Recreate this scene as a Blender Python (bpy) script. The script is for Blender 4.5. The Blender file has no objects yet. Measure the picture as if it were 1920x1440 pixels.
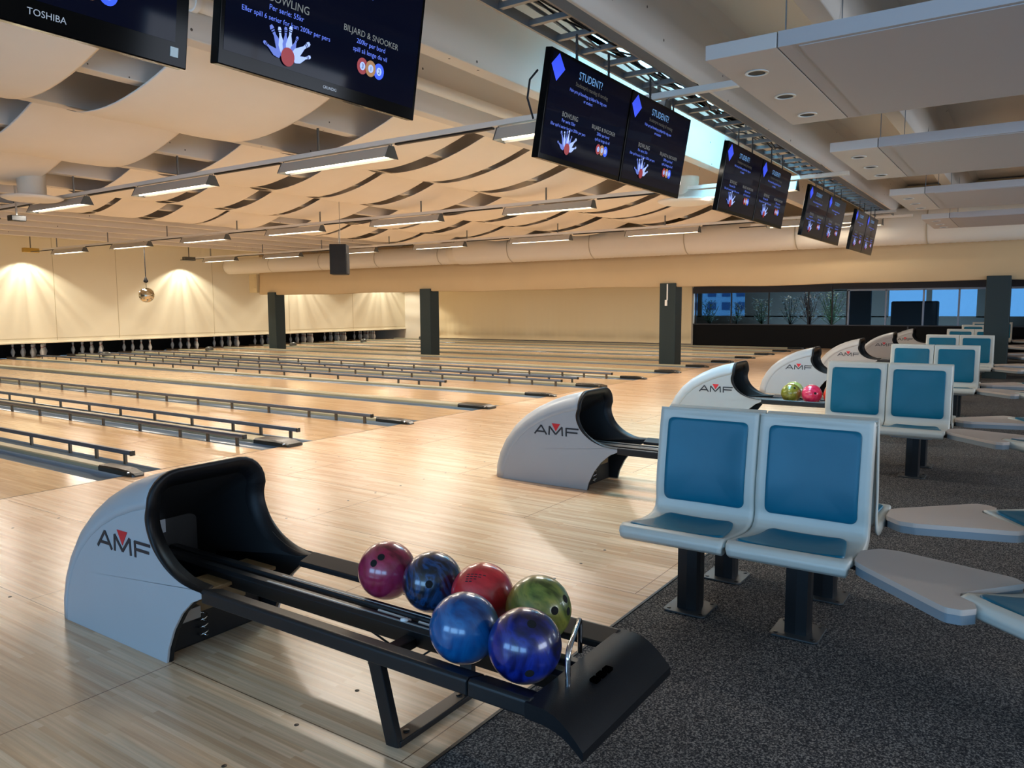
import bpy, bmesh, math, random
from mathutils import Vector, Matrix
from mathutils.geometry import tessellate_polygon
random.seed(4)
S = bpy.context.scene
COL = S.collection
PI = math.pi
R = math.radians

# ---------------------------------------------------------------- camera, world, exposure
cam_d = bpy.data.cameras.new('camera'); cam = bpy.data.objects.new('camera', cam_d); COL.objects.link(cam)
cam_d.sensor_fit = 'HORIZONTAL'; cam_d.sensor_width = 36.0; cam_d.lens = 36.0 * 1442 / 1920
cam_d.clip_start = 0.05; cam_d.clip_end = 200
MR = Matrix(((0.5619327459944469, 0.08490616633222348, -0.822813789321682),
             (-0.8271679611883562, 0.05169562250674304, -0.5595719136957628),
             (-0.004975234932976559, 0.9950469865953089, 0.0992811236084512)))
cam.matrix_world = Matrix.Translation((0, 0, 1.403)) @ MR.to_4x4()
S.camera = cam

SKY = (0.36, 0.66, 1.0); SKY_STR = 3.0
w = bpy.data.worlds.new('sky'); S.world = w; w.use_nodes = True
bg = w.node_tree.nodes['Background']; bg.inputs[0].default_value = (*SKY, 1); bg.inputs[1].default_value = SKY_STR

S.view_settings.view_transform = 'Standard'; S.view_settings.look = 'None'
S.view_settings.exposure = 0.04; S.view_settings.gamma = 1.0; S.view_settings.use_curve_mapping = False

def area(name, loc, rot, sx, sy, power, color, spread=180):
    d = bpy.data.lights.new(name, 'AREA'); d.shape = 'RECTANGLE'; d.size = sx; d.size_y = sy
    d.energy = power; d.color = color; d.spread = R(spread)
    o = bpy.data.objects.new(name, d); o.location = loc; o.rotation_euler = rot; COL.objects.link(o); return o
WARM = (1.0, 0.90, 0.77); COOL = (0.25, 0.56, 1.0)
# daylight coming in through the three windows of the wall behind the camera
for i, yy in enumerate((-2.6, 0.9, 4.4)):
    area('window_daylight', (-4.97, yy, 1.75), (0, R(-90), 0), 1.7, 2.8, 92, COOL)
# daylight through the windows of the side wall
for i, xx in enumerate((2.0, 8.0, 14.0)):
    area('window_daylight', (xx, -5.97, 1.9), (R(90), 0, 0), 3.6, 1.6, 125, (0.93, 0.93, 1.0))
# daylight falling down the skylight shaft
area('skylight_daylight', (8.2, 3.06, 5.25), (0, 0, 0), 4.0, 0.9, 340, (0.26, 0.70, 1.0))

# ---------------------------------------------------------------- materials
def lin(c):
    if isinstance(c, str):
        c = [int(c[i:i+2], 16) / 255 for i in (0, 2, 4)]
    return tuple(x / 12.92 if x <= .04045 else ((x + .055) / 1.055) ** 2.4 for x in c)
MATS = {}
def mat(name, col, rough=.5, metal=0, coat=0, emit=0, alpha=1, spec=.5, trans=0, noise=0, nscale=8, bump=0, bscale=200):
    if name in MATS: return MATS[name]
    m = bpy.data.materials.new(name); m.use_nodes = True; nt = m.node_tree; b = nt.nodes['Principled BSDF']
    c = lin(col)
    b.inputs['Base Color'].default_value = (*c, 1); b.inputs['Roughness'].default_value = rough
    b.inputs['Metallic'].default_value = metal; b.inputs['Coat Weight'].default_value = coat
    b.inputs['Coat Roughness'].default_value = .08
    b.inputs['Specular IOR Level'].default_value = spec; b.inputs['Transmission Weight'].default_value = trans
    if emit: b.inputs['Emission Color'].default_value = (*c, 1); b.inputs['Emission Strength'].default_value = emit
    if noise or bump:
        tc = nt.nodes.new('ShaderNodeTexCoord')
    if noise:
        n = nt.nodes.new('ShaderNodeTexNoise'); n.inputs['Scale'].default_value = nscale; n.inputs['Detail'].default_value = 5
        nt.links.new(tc.outputs['Object'], n.inputs['Vector'])
        mx = nt.nodes.new('ShaderNodeMix'); mx.data_type = 'RGBA'
        mx.inputs[6].default_value = (*[x * (1 - noise) for x in c], 1); mx.inputs[7].default_value = (*[min(1, x * (1 + noise)) for x in c], 1)
        nt.links.new(n.outputs['Fac'], mx.inputs[0]); nt.links.new(mx.outputs[2], b.inputs['Base Color'])
    if bump:
        n2 = nt.nodes.new('ShaderNodeTexNoise'); n2.inputs['Scale'].default_value = bscale
        nt.links.new(tc.outputs['Object'], n2.inputs['Vector'])
        bp = nt.nodes.new('ShaderNodeBump'); bp.inputs['Strength'].default_value = bump; bp.inputs['Distance'].default_value = .004
        nt.links.new(n2.outputs['Fac'], bp.inputs['Height']); nt.links.new(bp.outputs[0], b.inputs['Normal'])
    MATS[name] = m; return m

def wood_mat(name, c1, c2, seam_x, seam_y, rough, strip=.021, tint=None):
    """narrow boards running along Y, with panel seams"""
    m = bpy.data.materials.new(name); m.use_nodes = True; nt = m.node_tree; b = nt.nodes['Principled BSDF']; L = nt.links.new
    N = nt.nodes.new
    g = N('ShaderNodeTexCoord'); mp = N('ShaderNodeMapping'); mp.inputs['Rotation'].default_value = (0, 0, R(90))
    L(g.outputs['Object'], mp.inputs['Vector'])
    br = N('ShaderNodeTexBrick'); L(mp.outputs[0], br.inputs['Vector'])
    br.inputs['Scale'].default_value = 1; br.inputs['Brick Width'].default_value = .62; br.inputs['Row Height'].default_value = strip
    br.inputs['Mortar Size'].default_value = 0.0; br.offset = .37; br.inputs['Mortar Smooth'].default_value = .3
    br.inputs['Color1'].default_value = (*lin(c1), 1); br.inputs['Color2'].default_value = (*lin(c2), 1)
    br.inputs['Mortar'].default_value = (*[x * .62 for x in lin(c2)], 1)
    # grain
    mp2 = N('ShaderNodeMapping'); mp2.inputs['Scale'].default_value = (90, 2.2, 1); L(g.outputs['Object'], mp2.inputs['Vector'])
    n = N('ShaderNodeTexNoise'); n.inputs['Scale'].default_value = 1; n.inputs['Detail'].default_value = 4; L(mp2.outputs[0], n.inputs['Vector'])
    rr = N('ShaderNodeMapRange'); rr.inputs[1].default_value = .3; rr.inputs[2].default_value = .7; rr.inputs[3].default_value = .80; rr.inputs[4].default_value = 1.1
    L(n.outputs['Fac'], rr.inputs[0])
    mul = N('ShaderNodeVectorMath'); mul.operation = 'SCALE'; L(br.outputs['Color'], mul.inputs[0]); L(rr.outputs[0], mul.inputs['Scale'])
    # panels seams
    s = N('ShaderNodeTexBrick'); mp3 = N('ShaderNodeMapping'); mp3.inputs['Rotation'].default_value = (0, 0, R(90)); mp3.inputs['Location'].default_value = (seam_y, seam_x, 0)
    L(g.outputs['Object'], mp3.inputs['Vector']); L(mp3.outputs[0], s.inputs['Vector'])
    s.inputs['Scale'].default_value = 1; s.inputs['Brick Width'].default_value = 2.42; s.inputs['Row Height'].default_value = .845; s.inputs['Mortar Size'].default_value = .0022
    s.inputs['Mortar Smooth'].default_value = 0
    s.inputs['Color1'].default_value = (1, 1, 1, 1); s.inputs['Color2'].default_value = (.93, .93, .94, 1); s.inputs['Mortar'].default_value = (.25, .2, .17, 1)
    mm = N('ShaderNodeVectorMath'); mm.operation = 'MULTIPLY'; L(mul.outputs[0], mm.inputs[0]); L(s.outputs['Color'], mm.inputs[1])
    L(mm.outputs[0], b.inputs['Base Color'])
    b.inputs['Roughness'].default_value = rough; b.inputs['Specular IOR Level'].default_value = .5
    n3 = N('ShaderNodeTexNoise'); n3.inputs['Scale'].default_value = 3; L(g.outputs['Object'], n3.inputs['Vector'])
    r3 = N('ShaderNodeMapRange'); r3.inputs[3].default_value = rough * .95; r3.inputs[4].default_value = rough * 1.06; L(n3.outputs['Fac'], r3.inputs[0]); L(r3.outputs[0], b.inputs['Roughness'])
    return m
def speckle_mat(name, stops, scale, rough=.95, bump=.6):
    m = bpy.data.materials.new(name); m.use_nodes = True; nt = m.node_tree; b = nt.nodes['Principled BSDF']; L = nt.links.new; N = nt.nodes.new
    g = N('ShaderNodeTexCoord'); n = N('ShaderNodeTexNoise'); n.inputs['Scale'].default_value = scale; n.inputs['Detail'].default_value = 3; n.inputs['Roughness'].default_value = .7
    L(g.outputs['Object'], n.inputs['Vector']); r = N('ShaderNodeValToRGB'); L(n.outputs['Fac'], r.inputs[0])
    e = r.color_ramp.elements
    e[0].position, e[0].color = stops[0][0], (*lin(stops[0][1]), 1); e[1].position, e[1].color = stops[-1][0], (*lin(stops[-1][1]), 1)
    for p, c in stops[1:-1]:
        x = e.new(p); x.color = (*lin(c), 1)
    n2 = N('ShaderNodeTexNoise'); n2.inputs['Scale'].default_value = 1.3; L(g.outputs['Object'], n2.inputs['Vector'])
    rr = N('ShaderNodeMapRange'); rr.inputs[3].default_value = .75; rr.inputs[4].default_value = 1.2; L(n2.outputs['Fac'], rr.inputs[0])
    mu = N('ShaderNodeVectorMath'); mu.operation = 'SCALE'; L(r.outputs[0], mu.inputs[0]); L(rr.outputs[0], mu.inputs['Scale']); L(mu.outputs[0], b.inputs['Base Color'])
    b.inputs['Roughness'].default_value = rough; b.inputs['Specular IOR Level'].default_value = .2
    bp = N('ShaderNodeBump'); bp.inputs['Strength'].default_value = bump; bp.inputs['Distance'].default_value = .004; L(n.outputs['Fac'], bp.inputs['Height']); L(bp.outputs[0], b.inputs['Normal'])
    return m
def concrete_mat(name, col):
    m = bpy.data.materials.new(name); m.use_nodes = True; nt = m.node_tree; b = nt.nodes['Principled BSDF']; L = nt.links.new; N = nt.nodes.new
    g = N('ShaderNodeTexCoord'); v = N('ShaderNodeTexVoronoi'); v.inputs['Scale'].default_value = 7; L(g.outputs['Object'], v.inputs['Vector'])
    n = N('ShaderNodeTexNoise'); n.inputs['Scale'].default_value = 1.1; L(g.outputs['Object'], n.inputs['Vector'])
    lt = N('ShaderNodeMath'); lt.operation = 'LESS_THAN'; lt.inputs[1].default_value = .075; L(v.outputs['Distance'], lt.inputs[0])
    gt = N('ShaderNodeMath'); gt.operation = 'GREATER_THAN'; gt.inputs[1].default_value = .52; L(n.outputs['Fac'], gt.inputs[0])
    mu = N('ShaderNodeMath'); mu.operation = 'MULTIPLY'; L(lt.outputs[0], mu.inputs[0]); L(gt.outputs[0], mu.inputs[1])
    mx = N('ShaderNodeMix'); mx.data_type = 'RGBA'; mx.inputs[6].default_value = (*lin(col), 1); mx.inputs[7].default_value = (*lin('5d564c'), 1)
    L(mu.outputs[0], mx.inputs[0]); L(mx.outputs[2], b.inputs['Base Color']); b.inputs['Roughness'].default_value = .8
    return m
def swirl_mat(name, cols, scale=3.2, rough=.12, dist=2.5):
    m = bpy.data.materials.new(name); m.use_nodes = True; nt = m.node_tree; b = nt.nodes['Principled BSDF']; L = nt.links.new; N = nt.nodes.new
    g = N('ShaderNodeTexCoord'); n = N('ShaderNodeTexNoise'); n.inputs['Scale'].default_value = scale * 1.6; n.inputs['Detail'].default_value = 6; n.inputs['Distortion'].default_value = dist
    L(g.outputs['Object'], n.inputs['Vector']); r = N('ShaderNodeValToRGB'); L(n.outputs['Fac'], r.inputs[0]); e = r.color_ramp.elements
    k = len(cols)
    e[0].position, e[0].color = .34, (*lin(cols[0]), 1); e[1].position, e[1].color = .68, (*lin(cols[-1]), 1)
    for i in range(1, k - 1):
        x = e.new(.34 + .34 * i / (k - 1)); x.color = (*lin(cols[i]), 1)
    L(r.outputs[0], b.inputs['Base Color']); b.inputs['Roughness'].default_value = .28; b.inputs['Coat Weight'].default_value = .8; b.inputs['Coat Roughness'].default_value = rough
    return m

APPROACH = wood_mat('approach_wood', 'e8c8a4', 'd0a881', .02, .35, .26)
LANEW = wood_mat('lane_wood', 'e2c199', 'cfaa80', .3, .3, .16, strip=.027)
CARPET = speckle_mat('carpet', [(.37, '19191b'), (.5, '3c3b3d'), (.63, '8f8982')], 150)
CONC = concrete_mat('painted_concrete', 'e2dacf')
SLAB = mat('painted_slab', 'e2dacf', .85)
SAIL = mat('sail_cloth', 'fbf1e2', .95, noise=.03, nscale=3)
VAL = mat('valance_cloth', 'cbb189', .95, noise=.04, nscale=2)
MASKW = mat('mask_white', 'e6dcc2', .7)
WALLW = mat('wall_paint', 'd8cfbe', .85)
BLK = mat('black_plastic', '101114', .45, spec=.25, bump=.15, bscale=400)
BLKM = mat('black_metal', '15171a', .4, spec=.4)
DARKIN = mat('dark_inside', '0a0a0c', .6)
PANELG = mat('hood_panel', 'a6a8aa', .34, noise=.03, nscale=4)
LETTER = mat('logo_dark', '1d242c', .4); LRED = mat('logo_red', 'c8232c', .4)
SHELL = mat('seat_shell', 'c6c6bc', .42, noise=.03, nscale=6)
TEAL = mat('teal_pad', '04627c', .34, spec=.3, noise=.12, nscale=5)
POST = mat('pedestal_black', '15171a', .38, metal=.2)
PLATE = mat('pedestal_plate', '3c4042', .45, metal=.4)
TABLE = mat('table_laminate', 'bdb0a6', .6, spec=.3); TEDGE = mat('table_edge', '7c878e', .45)
CHROME = mat('chrome', 'd8dade', .12, metal=1)
GUT = mat('gutter_grey', '6c7984', .22); CAPM = mat('divider_cap', 'aaa285', .35, metal=.0); NOSE = mat('divider_nose', '222422', .25)
RAILM = mat('bumper_rail', '596270', .35, metal=.3); RPOST = mat('bumper_post', '5c564b', .4, metal=.4)
ALU = mat('fixture_alu', 'c4beb4', .4); ALUD = mat('fixture_dark', '5a5a55', .5); WHITEM = mat('white_metal', 'f0ebe2', .5)
TUBE = mat('lamp_tube', 'fff2d8', .5, emit=9)
DUCT = mat('duct_white', 'e6ddcc', .55)
COLM = mat('column_green', '243031', .5, spec=.3)
STEEL = mat('galvanised_steel', '85888a', .4, metal=.8)
TVB = mat('tv_bezel', '060607', .1, spec=.07); TVS = mat('tv_screen', '05070f', .09)
SOFT = mat('acoustic_white', 'cdc6c1', .9, noise=.02, nscale=2); SOFTE = mat('acoustic_edge', 'c9d6da', .8)
PINW = mat('pin_white', 'e8e6df', .25); PINR = mat('pin_red', 'b02020', .3)
NAVY = mat('navy_wall', '04060a', .6, spec=.2)
GLASS = mat('window_glass', 'cdd6da', .02, trans=1); GLASS.node_tree.nodes['Principled BSDF'].inputs['IOR'].default_value = 1.05

# ---------------------------------------------------------------- mesh helpers
class MB:
    def __init__(s): s.v = []; s.f = []; s.mi = []; s.sm = []
    def add(s, vs, fs, mi=0, smooth=False):
        o = len(s.v); s.v += [tuple(v) for v in vs]
        for f in fs: s.f.append(tuple(i + o for i in f)); s.mi.append(mi); s.sm.append(smooth)
        return s
    def box(s, a, b, mi=0):
        x0, x1 = sorted((a[0], b[0])); y0, y1 = sorted((a[1], b[1])); z0, z1 = sorted((a[2], b[2]))
        v = [(x, y, z) for z in (z0, z1) for y in (y0, y1) for x in (x0, x1)]
        return s.add(v, [(0, 2, 3, 1), (4, 5, 7, 6), (0, 1, 5, 4), (2, 6, 7, 3), (0, 4, 6, 2), (1, 3, 7, 5)], mi)
    def bar(s, p, q, w, h=None, mi=0, up=(0, 0, 1)):
        p, q = Vector(p), Vector(q); d = (q - p).normalized(); u = Vector(up)
        if abs(d.dot(u)) > .98: u = Vector((1, 0, 0))
        a = d.cross(u).normalized() * w / 2; b = a.cross(d).normalized() * (h or w) / 2
        v = [e + sa * a + sb * b for e in (p, q) for sa, sb in ((-1, -1), (1, -1), (1, 1), (-1, 1))]
        return s.add(v, [(3, 2, 1, 0), (4, 5, 6, 7), (0, 1, 5, 4), (1, 2, 6, 5), (2, 3, 7, 6), (3, 0, 4, 7)], mi)
    def tube(s, pts, r, n=10, mi=0, caps=True):
        pts = [Vector(p) for p in pts]; rings = []; pa = None
        for i, p in enumerate(pts):
            d = (pts[min(i + 1, len(pts) - 1)] - pts[max(i - 1, 0)]).normalized()
            if pa is None: pa = d.orthogonal().normalized()
            else: pa = (pa - d * pa.dot(d)).normalized()
            b = d.cross(pa); rr = r[i] if isinstance(r, (list, tuple)) else r
            rings.append([p + (pa * math.cos(2 * PI * k / n) + b * math.sin(2 * PI * k / n)) * rr for k in range(n)])
        v = [q for g in rings for q in g]; f = []
        for i in range(len(pts) - 1):
            for k in range(n): f.append((i * n + k, i * n + (k + 1) % n, (i + 1) * n + (k + 1) % n, (i + 1) * n + k))
        s.add(v, f, mi, True)
        if caps:
            s.add(rings[0], [tuple(range(n))[::-1]], mi); s.add(rings[-1], [tuple(range(n))], mi)
        return s
    def lathe(s, prof, n=24, mi=0, c=(0, 0, 0)):
        v = [(c[0] + r * math.cos(2 * PI * k / n), c[1] + r * math.sin(2 * PI * k / n), c[2] + z) for r, z in prof for k in range(n)]
        f = [(i * n + k, i * n + (k + 1) % n, (i + 1) * n + (k + 1) % n, (i + 1) * n + k) for i in range(len(prof) - 1) for k in range(n)]
        return s.add(v, f, mi, True)
    def prism(s, poly, z0, z1, mi=0, f3=None):
        """poly in 2D extruded z0..z1; f3 maps (u,v,w)->xyz"""
        f3 = f3 or (lambda a, b, c: (a, b, c)); n = len(poly)
        tris = tessellate_polygon([[Vector((p[0], p[1], 0)) for p in poly]])
        v = [f3(p[0], p[1], z0) for p in poly] + [f3(p[0], p[1], z1) for p in poly]
        f = [tuple(t) for t in tris] + [tuple(i + n for i in t)[::-1] for t in tris]
        f += [(i, (i + 1) % n, n + (i + 1) % n, n + i) for i in range(n)]
        return s.add(v, f, mi)
    def grid(s, P, mi=0, smooth=True, closed=False):
        nr = len(P); nc = len(P[0]); v = [q for row in P for q in row]; f = []
        for i in range(nr - 1):
            for j in range(nc if closed else nc - 1): f.append((i * nc + j, i * nc + (j + 1) % nc, (i + 1) * nc + (j + 1) % nc, (i + 1) * nc + j))
        return s.add(v, f, mi, smooth)
    def mesh(s, name, mats):
        me = bpy.data.meshes.new(name); me.from_pydata(s.v, [], s.f); me.update()
        for m in (mats if isinstance(mats, (list, tuple)) else [mats]): me.materials.append(m)
        me.polygons.foreach_set('material_index', s.mi); me.polygons.foreach_set('use_smooth', s.sm)
        bm = bmesh.new(); bm.from_mesh(me); bmesh.ops.recalc_face_normals(bm, faces=bm.faces); bm.to_mesh(me); bm.free()
        return me
    def obj(s, name, mats, parent=None, bevel=0, solid=0, off=-1, loc=None, sub=0):
        o = bpy.data.objects.new(name, s.mesh(name, mats)); COL.objects.link(o)
        if parent is not None: o.parent = parent
        if loc: o.location = loc
        if solid: m = o.modifiers.new('s', 'SOLIDIFY'); m.thickness = solid; m.offset = off
        if bevel: m = o.modifiers.new('b', 'BEVEL'); m.width = bevel; m.segments = 3; m.limit_method = 'ANGLE'; m.angle_limit = R(40)
        if sub: m = o.modifiers.new('u', 'SUBSURF'); m.levels = sub; m.render_levels = sub
        return o
def tag(o, label, cat, group=None, kind=None):
    o['label'] = label; o['category'] = cat
    if group: o['group'] = group
    if kind: o['kind'] = kind
    return o
def empty(name, loc=(0, 0, 0), rz=0):
    o = bpy.data.objects.new(name, None); COL.objects.link(o); o.location = loc; o.rotation_euler = (0, 0, rz); o.empty_display_size = .1; return o
KIDS = {}
def copy_tree(o, parent=None):
    c = o.copy(); COL.objects.link(c)
    if parent: c.parent = parent
    for ch in [x for x in o.children]: copy_tree(ch, c)
    return c
def struct(mb, name, mats, **k):
    o = mb.obj(name, mats, **k)
    o['kind'] = 'structure'; return o
def text(s, size, m, parent, x, y, name='lettering', align='CENTER', depth=.0, plane=None, bold=0):
    cu = bpy.data.curves.new('t', 'FONT'); cu.body = s; cu.size = size; cu.align_x = align; cu.extrude = depth; cu.offset = bold; cu.resolution_u = 3
    t = bpy.data.objects.new('t', cu); me = bpy.data.meshes.new_from_object(t); bpy.data.objects.remove(t)
    me.materials.clear(); me.materials.append(m); me.name = name
    o = bpy.data.objects.new(name, me); COL.objects.link(o); o.parent = parent
    o.location = (x, plane if plane is not None else -.003, y); o.rotation_euler = (R(90), 0, 0); return o

# ================================================================ THE SETTING
P = 3.38; X0 = 1.925; RY = 2.95
FOUL = 6.3; CARP = 1.48; MASKY = 24.2; WX = 26.8
b = MB().box((-5, CARP, -.1), (WX, FOUL, 0)); struct(b, 'floor', APPROACH)
b = MB().box((-5, -6, -.1), (36, CARP - .012, .004)); struct(b, 'floor_carpet', CARPET)
b = MB().box((-5, CARP - .012, -.1), (WX, CARP, .008)); struct(b, 'trim_1', BLK)
b = MB().box((-5, FOUL, -.16), (WX, 26.6, -.11)); struct(b, 'floor_under_lanes', DARKIN)
b = MB().box((-5, FOUL, -.1), (WX, FOUL + .006, .0012)); struct(b, 'trim_2', mat('foul_line', '2a2622', .5))
# approach dots
b = MB()
for yy in (FOUL - .9, FOUL - 2.2, FOUL - 4.3):
    x = -4.0
    while x < 24:
        b.lathe([(.0001, .0008), (.0085, .0008), (.0085, 0)], 10, c=(x, yy, .0003)); x += .2817
struct(b, 'trim_3', mat('dot_dark', '3a2c20', .5))
# ceiling slab with the skylight opening, stems (the double tees run along x)
SX0, SX1, SY0, SY1 = 6.2, 10.3, 2.6, 3.57
b = MB(); Z = 3.78
b.box((-5, -6, Z), (17.4, SY0, Z + .15)); b.box((-5, SY1, Z), (17.4, 26.6, Z + .15)); b.box((-5, SY0, Z), (SX0, SY1, Z + .15)); b.box((SX1, SY0, Z), (17.4, SY1, Z + .15))
b.box((17.4, -6, Z), (WX, 26.6, Z + .15))
struct(b, 'ceiling', SLAB)
b = MB(); t = .06
b.box((SX0 - t, SY0 - t, Z), (SX0, SY1 + t, 5.3)); b.box((SX1, SY0 - t, Z), (SX1 + t, SY1 + t, 5.3)); b.box((SX0, SY0 - t, Z), (SX1, SY0, 5.3)); b.box((SX0, SY1, Z), (SX1, SY1 + t, 5.3))
struct(b, 'ceiling_skylight_shaft', mat('shaft_white', 'e8eef0', .7))
for k in range(-6, 18):
    y = .01 + 1.21 * k + .0
    if y > 24: continue
    b = MB(); pr = [(y - .07, 3.2), (y + .07, 3.2), (y + .11, 3.7), (y + .2, Z + .01), (y - .2, Z + .01), (y - .11, 3.7)]
    b.prism(pr, -5, 17.3, f3=lambda u, v, w_: (w_, u, v))
    struct(b, 'ceiling_beam', CONC, bevel=.008)
# walls
b = MB()   # rear wall with three openings
ys = [-6, -4.1, -1.1, -.6, 2.4, 2.9, 5.9, 26.6]
for i in range(7):
    if i in (1, 3, 5): b.box((-5.15, ys[i], -.1), (-5, ys[i + 1], .8)); b.box((-5.15, ys[i], 2.7), (-5, ys[i + 1], Z))
    else: b.box((-5.15, ys[i], -.1), (-5, ys[i + 1], Z))
struct(b, 'wall_back', WALLW)
b = MB()
xs = [-5, .1, 3.9, 6.1, 9.9, 12.1, 15.9, 36]
for i in range(7):
    if i in (1, 3, 5): b.box((xs[i], -6.15, -.1), (xs[i + 1], -6, 1.0)); b.box((xs[i], -6.15, 2.8), (xs[i + 1], -6, Z))
    else: b.box((xs[i], -6.15, -.1), (xs[i + 1], -6, Z))
struct(b, 'wall_right', WALLW)
n = 1
for i in (1, 3, 5):
    f = MB()
    for yy in (ys[i] + .03, (ys[i] + ys[i + 1]) / 2, ys[i + 1] - .03): f.box((-5.1, yy - .03, .8), (-5.04, yy + .03, 2.7))
    f.box((-5.1, ys[i], .8), (-5.04, ys[i + 1], .86)); f.box((-5.1, ys[i], 2.64), (-5.04, ys[i + 1], 2.7))
    struct(f, 'window_%d' % n, WHITEM); n += 1
for i in (1, 3, 5):
    f = MB()
    for xx in (xs[i] + .03, (xs[i] + xs[i + 1]) / 2, xs[i + 1] - .03): f.box((xx - .03, -6.1, 1.0), (xx + .03, -6.04, 2.8))
    f.box((xs[i], -6.1, 1.0), (xs[i + 1], -6.04, 1.06)); f.box((xs[i], -6.1, 2.74), (xs[i + 1], -6.04, 2.8))
    struct(f, 'window_%d' % n, WHITEM); n += 1
# masking wall over the pins, with panel seams, and the pit behind
b = MB(); b.box((-5, MASKY, .46), (WX, MASKY + .05, Z))
struct(b, 'wall_front', MASKW)
b = MB()
for xx in (1.2, 4.6, 8.0, 11.4, 13.3, 16.75, 20.1, 23.5): b.box((xx, MASKY - .004, .5), (xx + .012, MASKY, Z))
b.box((-5, MASKY - .004, .56), (WX, MASKY, .57)); struct(b, 'trim_4', mat('seam_beige', 'b9ab88', .8))  # panel seams, thin strips in a darker beige
b = MB(); b.box((-5, MASKY - .05, .42), (WX, MASKY + .05, .47)); struct(b, 'trim_5', MASKW, bevel=.01)
b = MB(); b.box((-5, 26.45, -.1), (WX, 26.6, Z)); b.box((-5, MASKY + .05, 1.2), (WX, 26.5, 1.25)); struct(b, 'wall_pit_back', DARKIN)
b = MB(); b.box((-5.15, -6, -.1), (-5, 26.6, Z)) ; 
# far cross wall (x = WX): cream drape part and dark glazed part
b = MB(); b.box((WX, 10.28, -.1), (WX + .12, 26.6, Z)); struct(b, 'wall_far', WALLW)
b = MB(); b.box((WX, -6, -.1), (WX + .12, 10.28, .76)); struct(b, 'wall_far_low', NAVY)
b = MB(); b.box((WX, -6, 2.02), (WX + .12, 10.28, Z)); b.box((WX - .02, -6, 1.93), (WX + .1, 5.55, 2.02))
b.box((WX - .05, 5.55, 1.86), (WX + .12, 10.28, 2.06)); struct(b, 'wall_far_header', mat('header_blue', '101a2c', .5))
b = MB(); b.box((WX - .012, 3.28, .05), (WX, 3.32, .74)); b.box((WX - .03, -6, .75), (WX + .14, 10.28, .78)); struct(b, 'trim_6', mat('trim_greydark', '3c4048', .5))
yy0 = [10.2, 8.9, 7.6, 6.3, 5.55, 5.1]
b = MB()
for y in yy0: b.box((WX + .02, y - .02, .78), (WX + .06, y + .02, 1.88))
struct(b, 'window_7', mat('mullion_dark', '20242a', .4, metal=.3))
b = MB()
for y in (5.05, 3.95, 2.9, 1.95, .7, -1.0, -3.0): b.box((WX + .0, y - .025, .78), (WX + .06, y + .025, 1.9))
b.box((WX, -6, 1.87), (WX + .06, 5.1, 1.93)); struct(b, 'window_8', mat('mullion_alu', '8590a0', .4, metal=.4))
b = MB(); b.box((WX + .035, -6, .78), (WX + .045, 10.2, 1.9)); struct(b, 'window_9', GLASS)
GL2 = mat('tinted_glass', '6c8aa0', .02, trans=1); GL2.node_tree.nodes['Principled BSDF'].inputs['IOR'].default_value = 1.05
b = MB(); b.box((36.03, -6, .95), (36.05, 16, 2.05)); struct(b, 'window_10', GL2)
# room behind the glazing
b = MB(); XB = 36
b.box((XB, -6.1, -.1), (XB + .1, 16, .95)); b.box((XB, -6.1, 2.05), (XB + .1, 16, Z))
for a, c in ((-6.1, -2.6), (-.6, -.3), (1.6, 2.0), (3.6, 3.8), (5.2, 11.3), (13.4, 13.6), (14.9, 16)): b.box((XB, a, .9), (XB + .1, c, 2.1))
struct(b, 'wall_beyond_glazing', mat('beyond_wall', '6a6258', .8))
b = MB(); b.box((WX + .12, 10.28, -.1), (XB, 16, 0)); b.box((WX + .12, -6, Z), (XB + .1, 16, Z + .1)); b.box((WX + .12, 16, -.1), (XB + .1, 16.1, Z)); struct(b, 'ceiling_beyond_glazing', mat('beyond_ceiling', '4a4038', .8))

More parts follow.
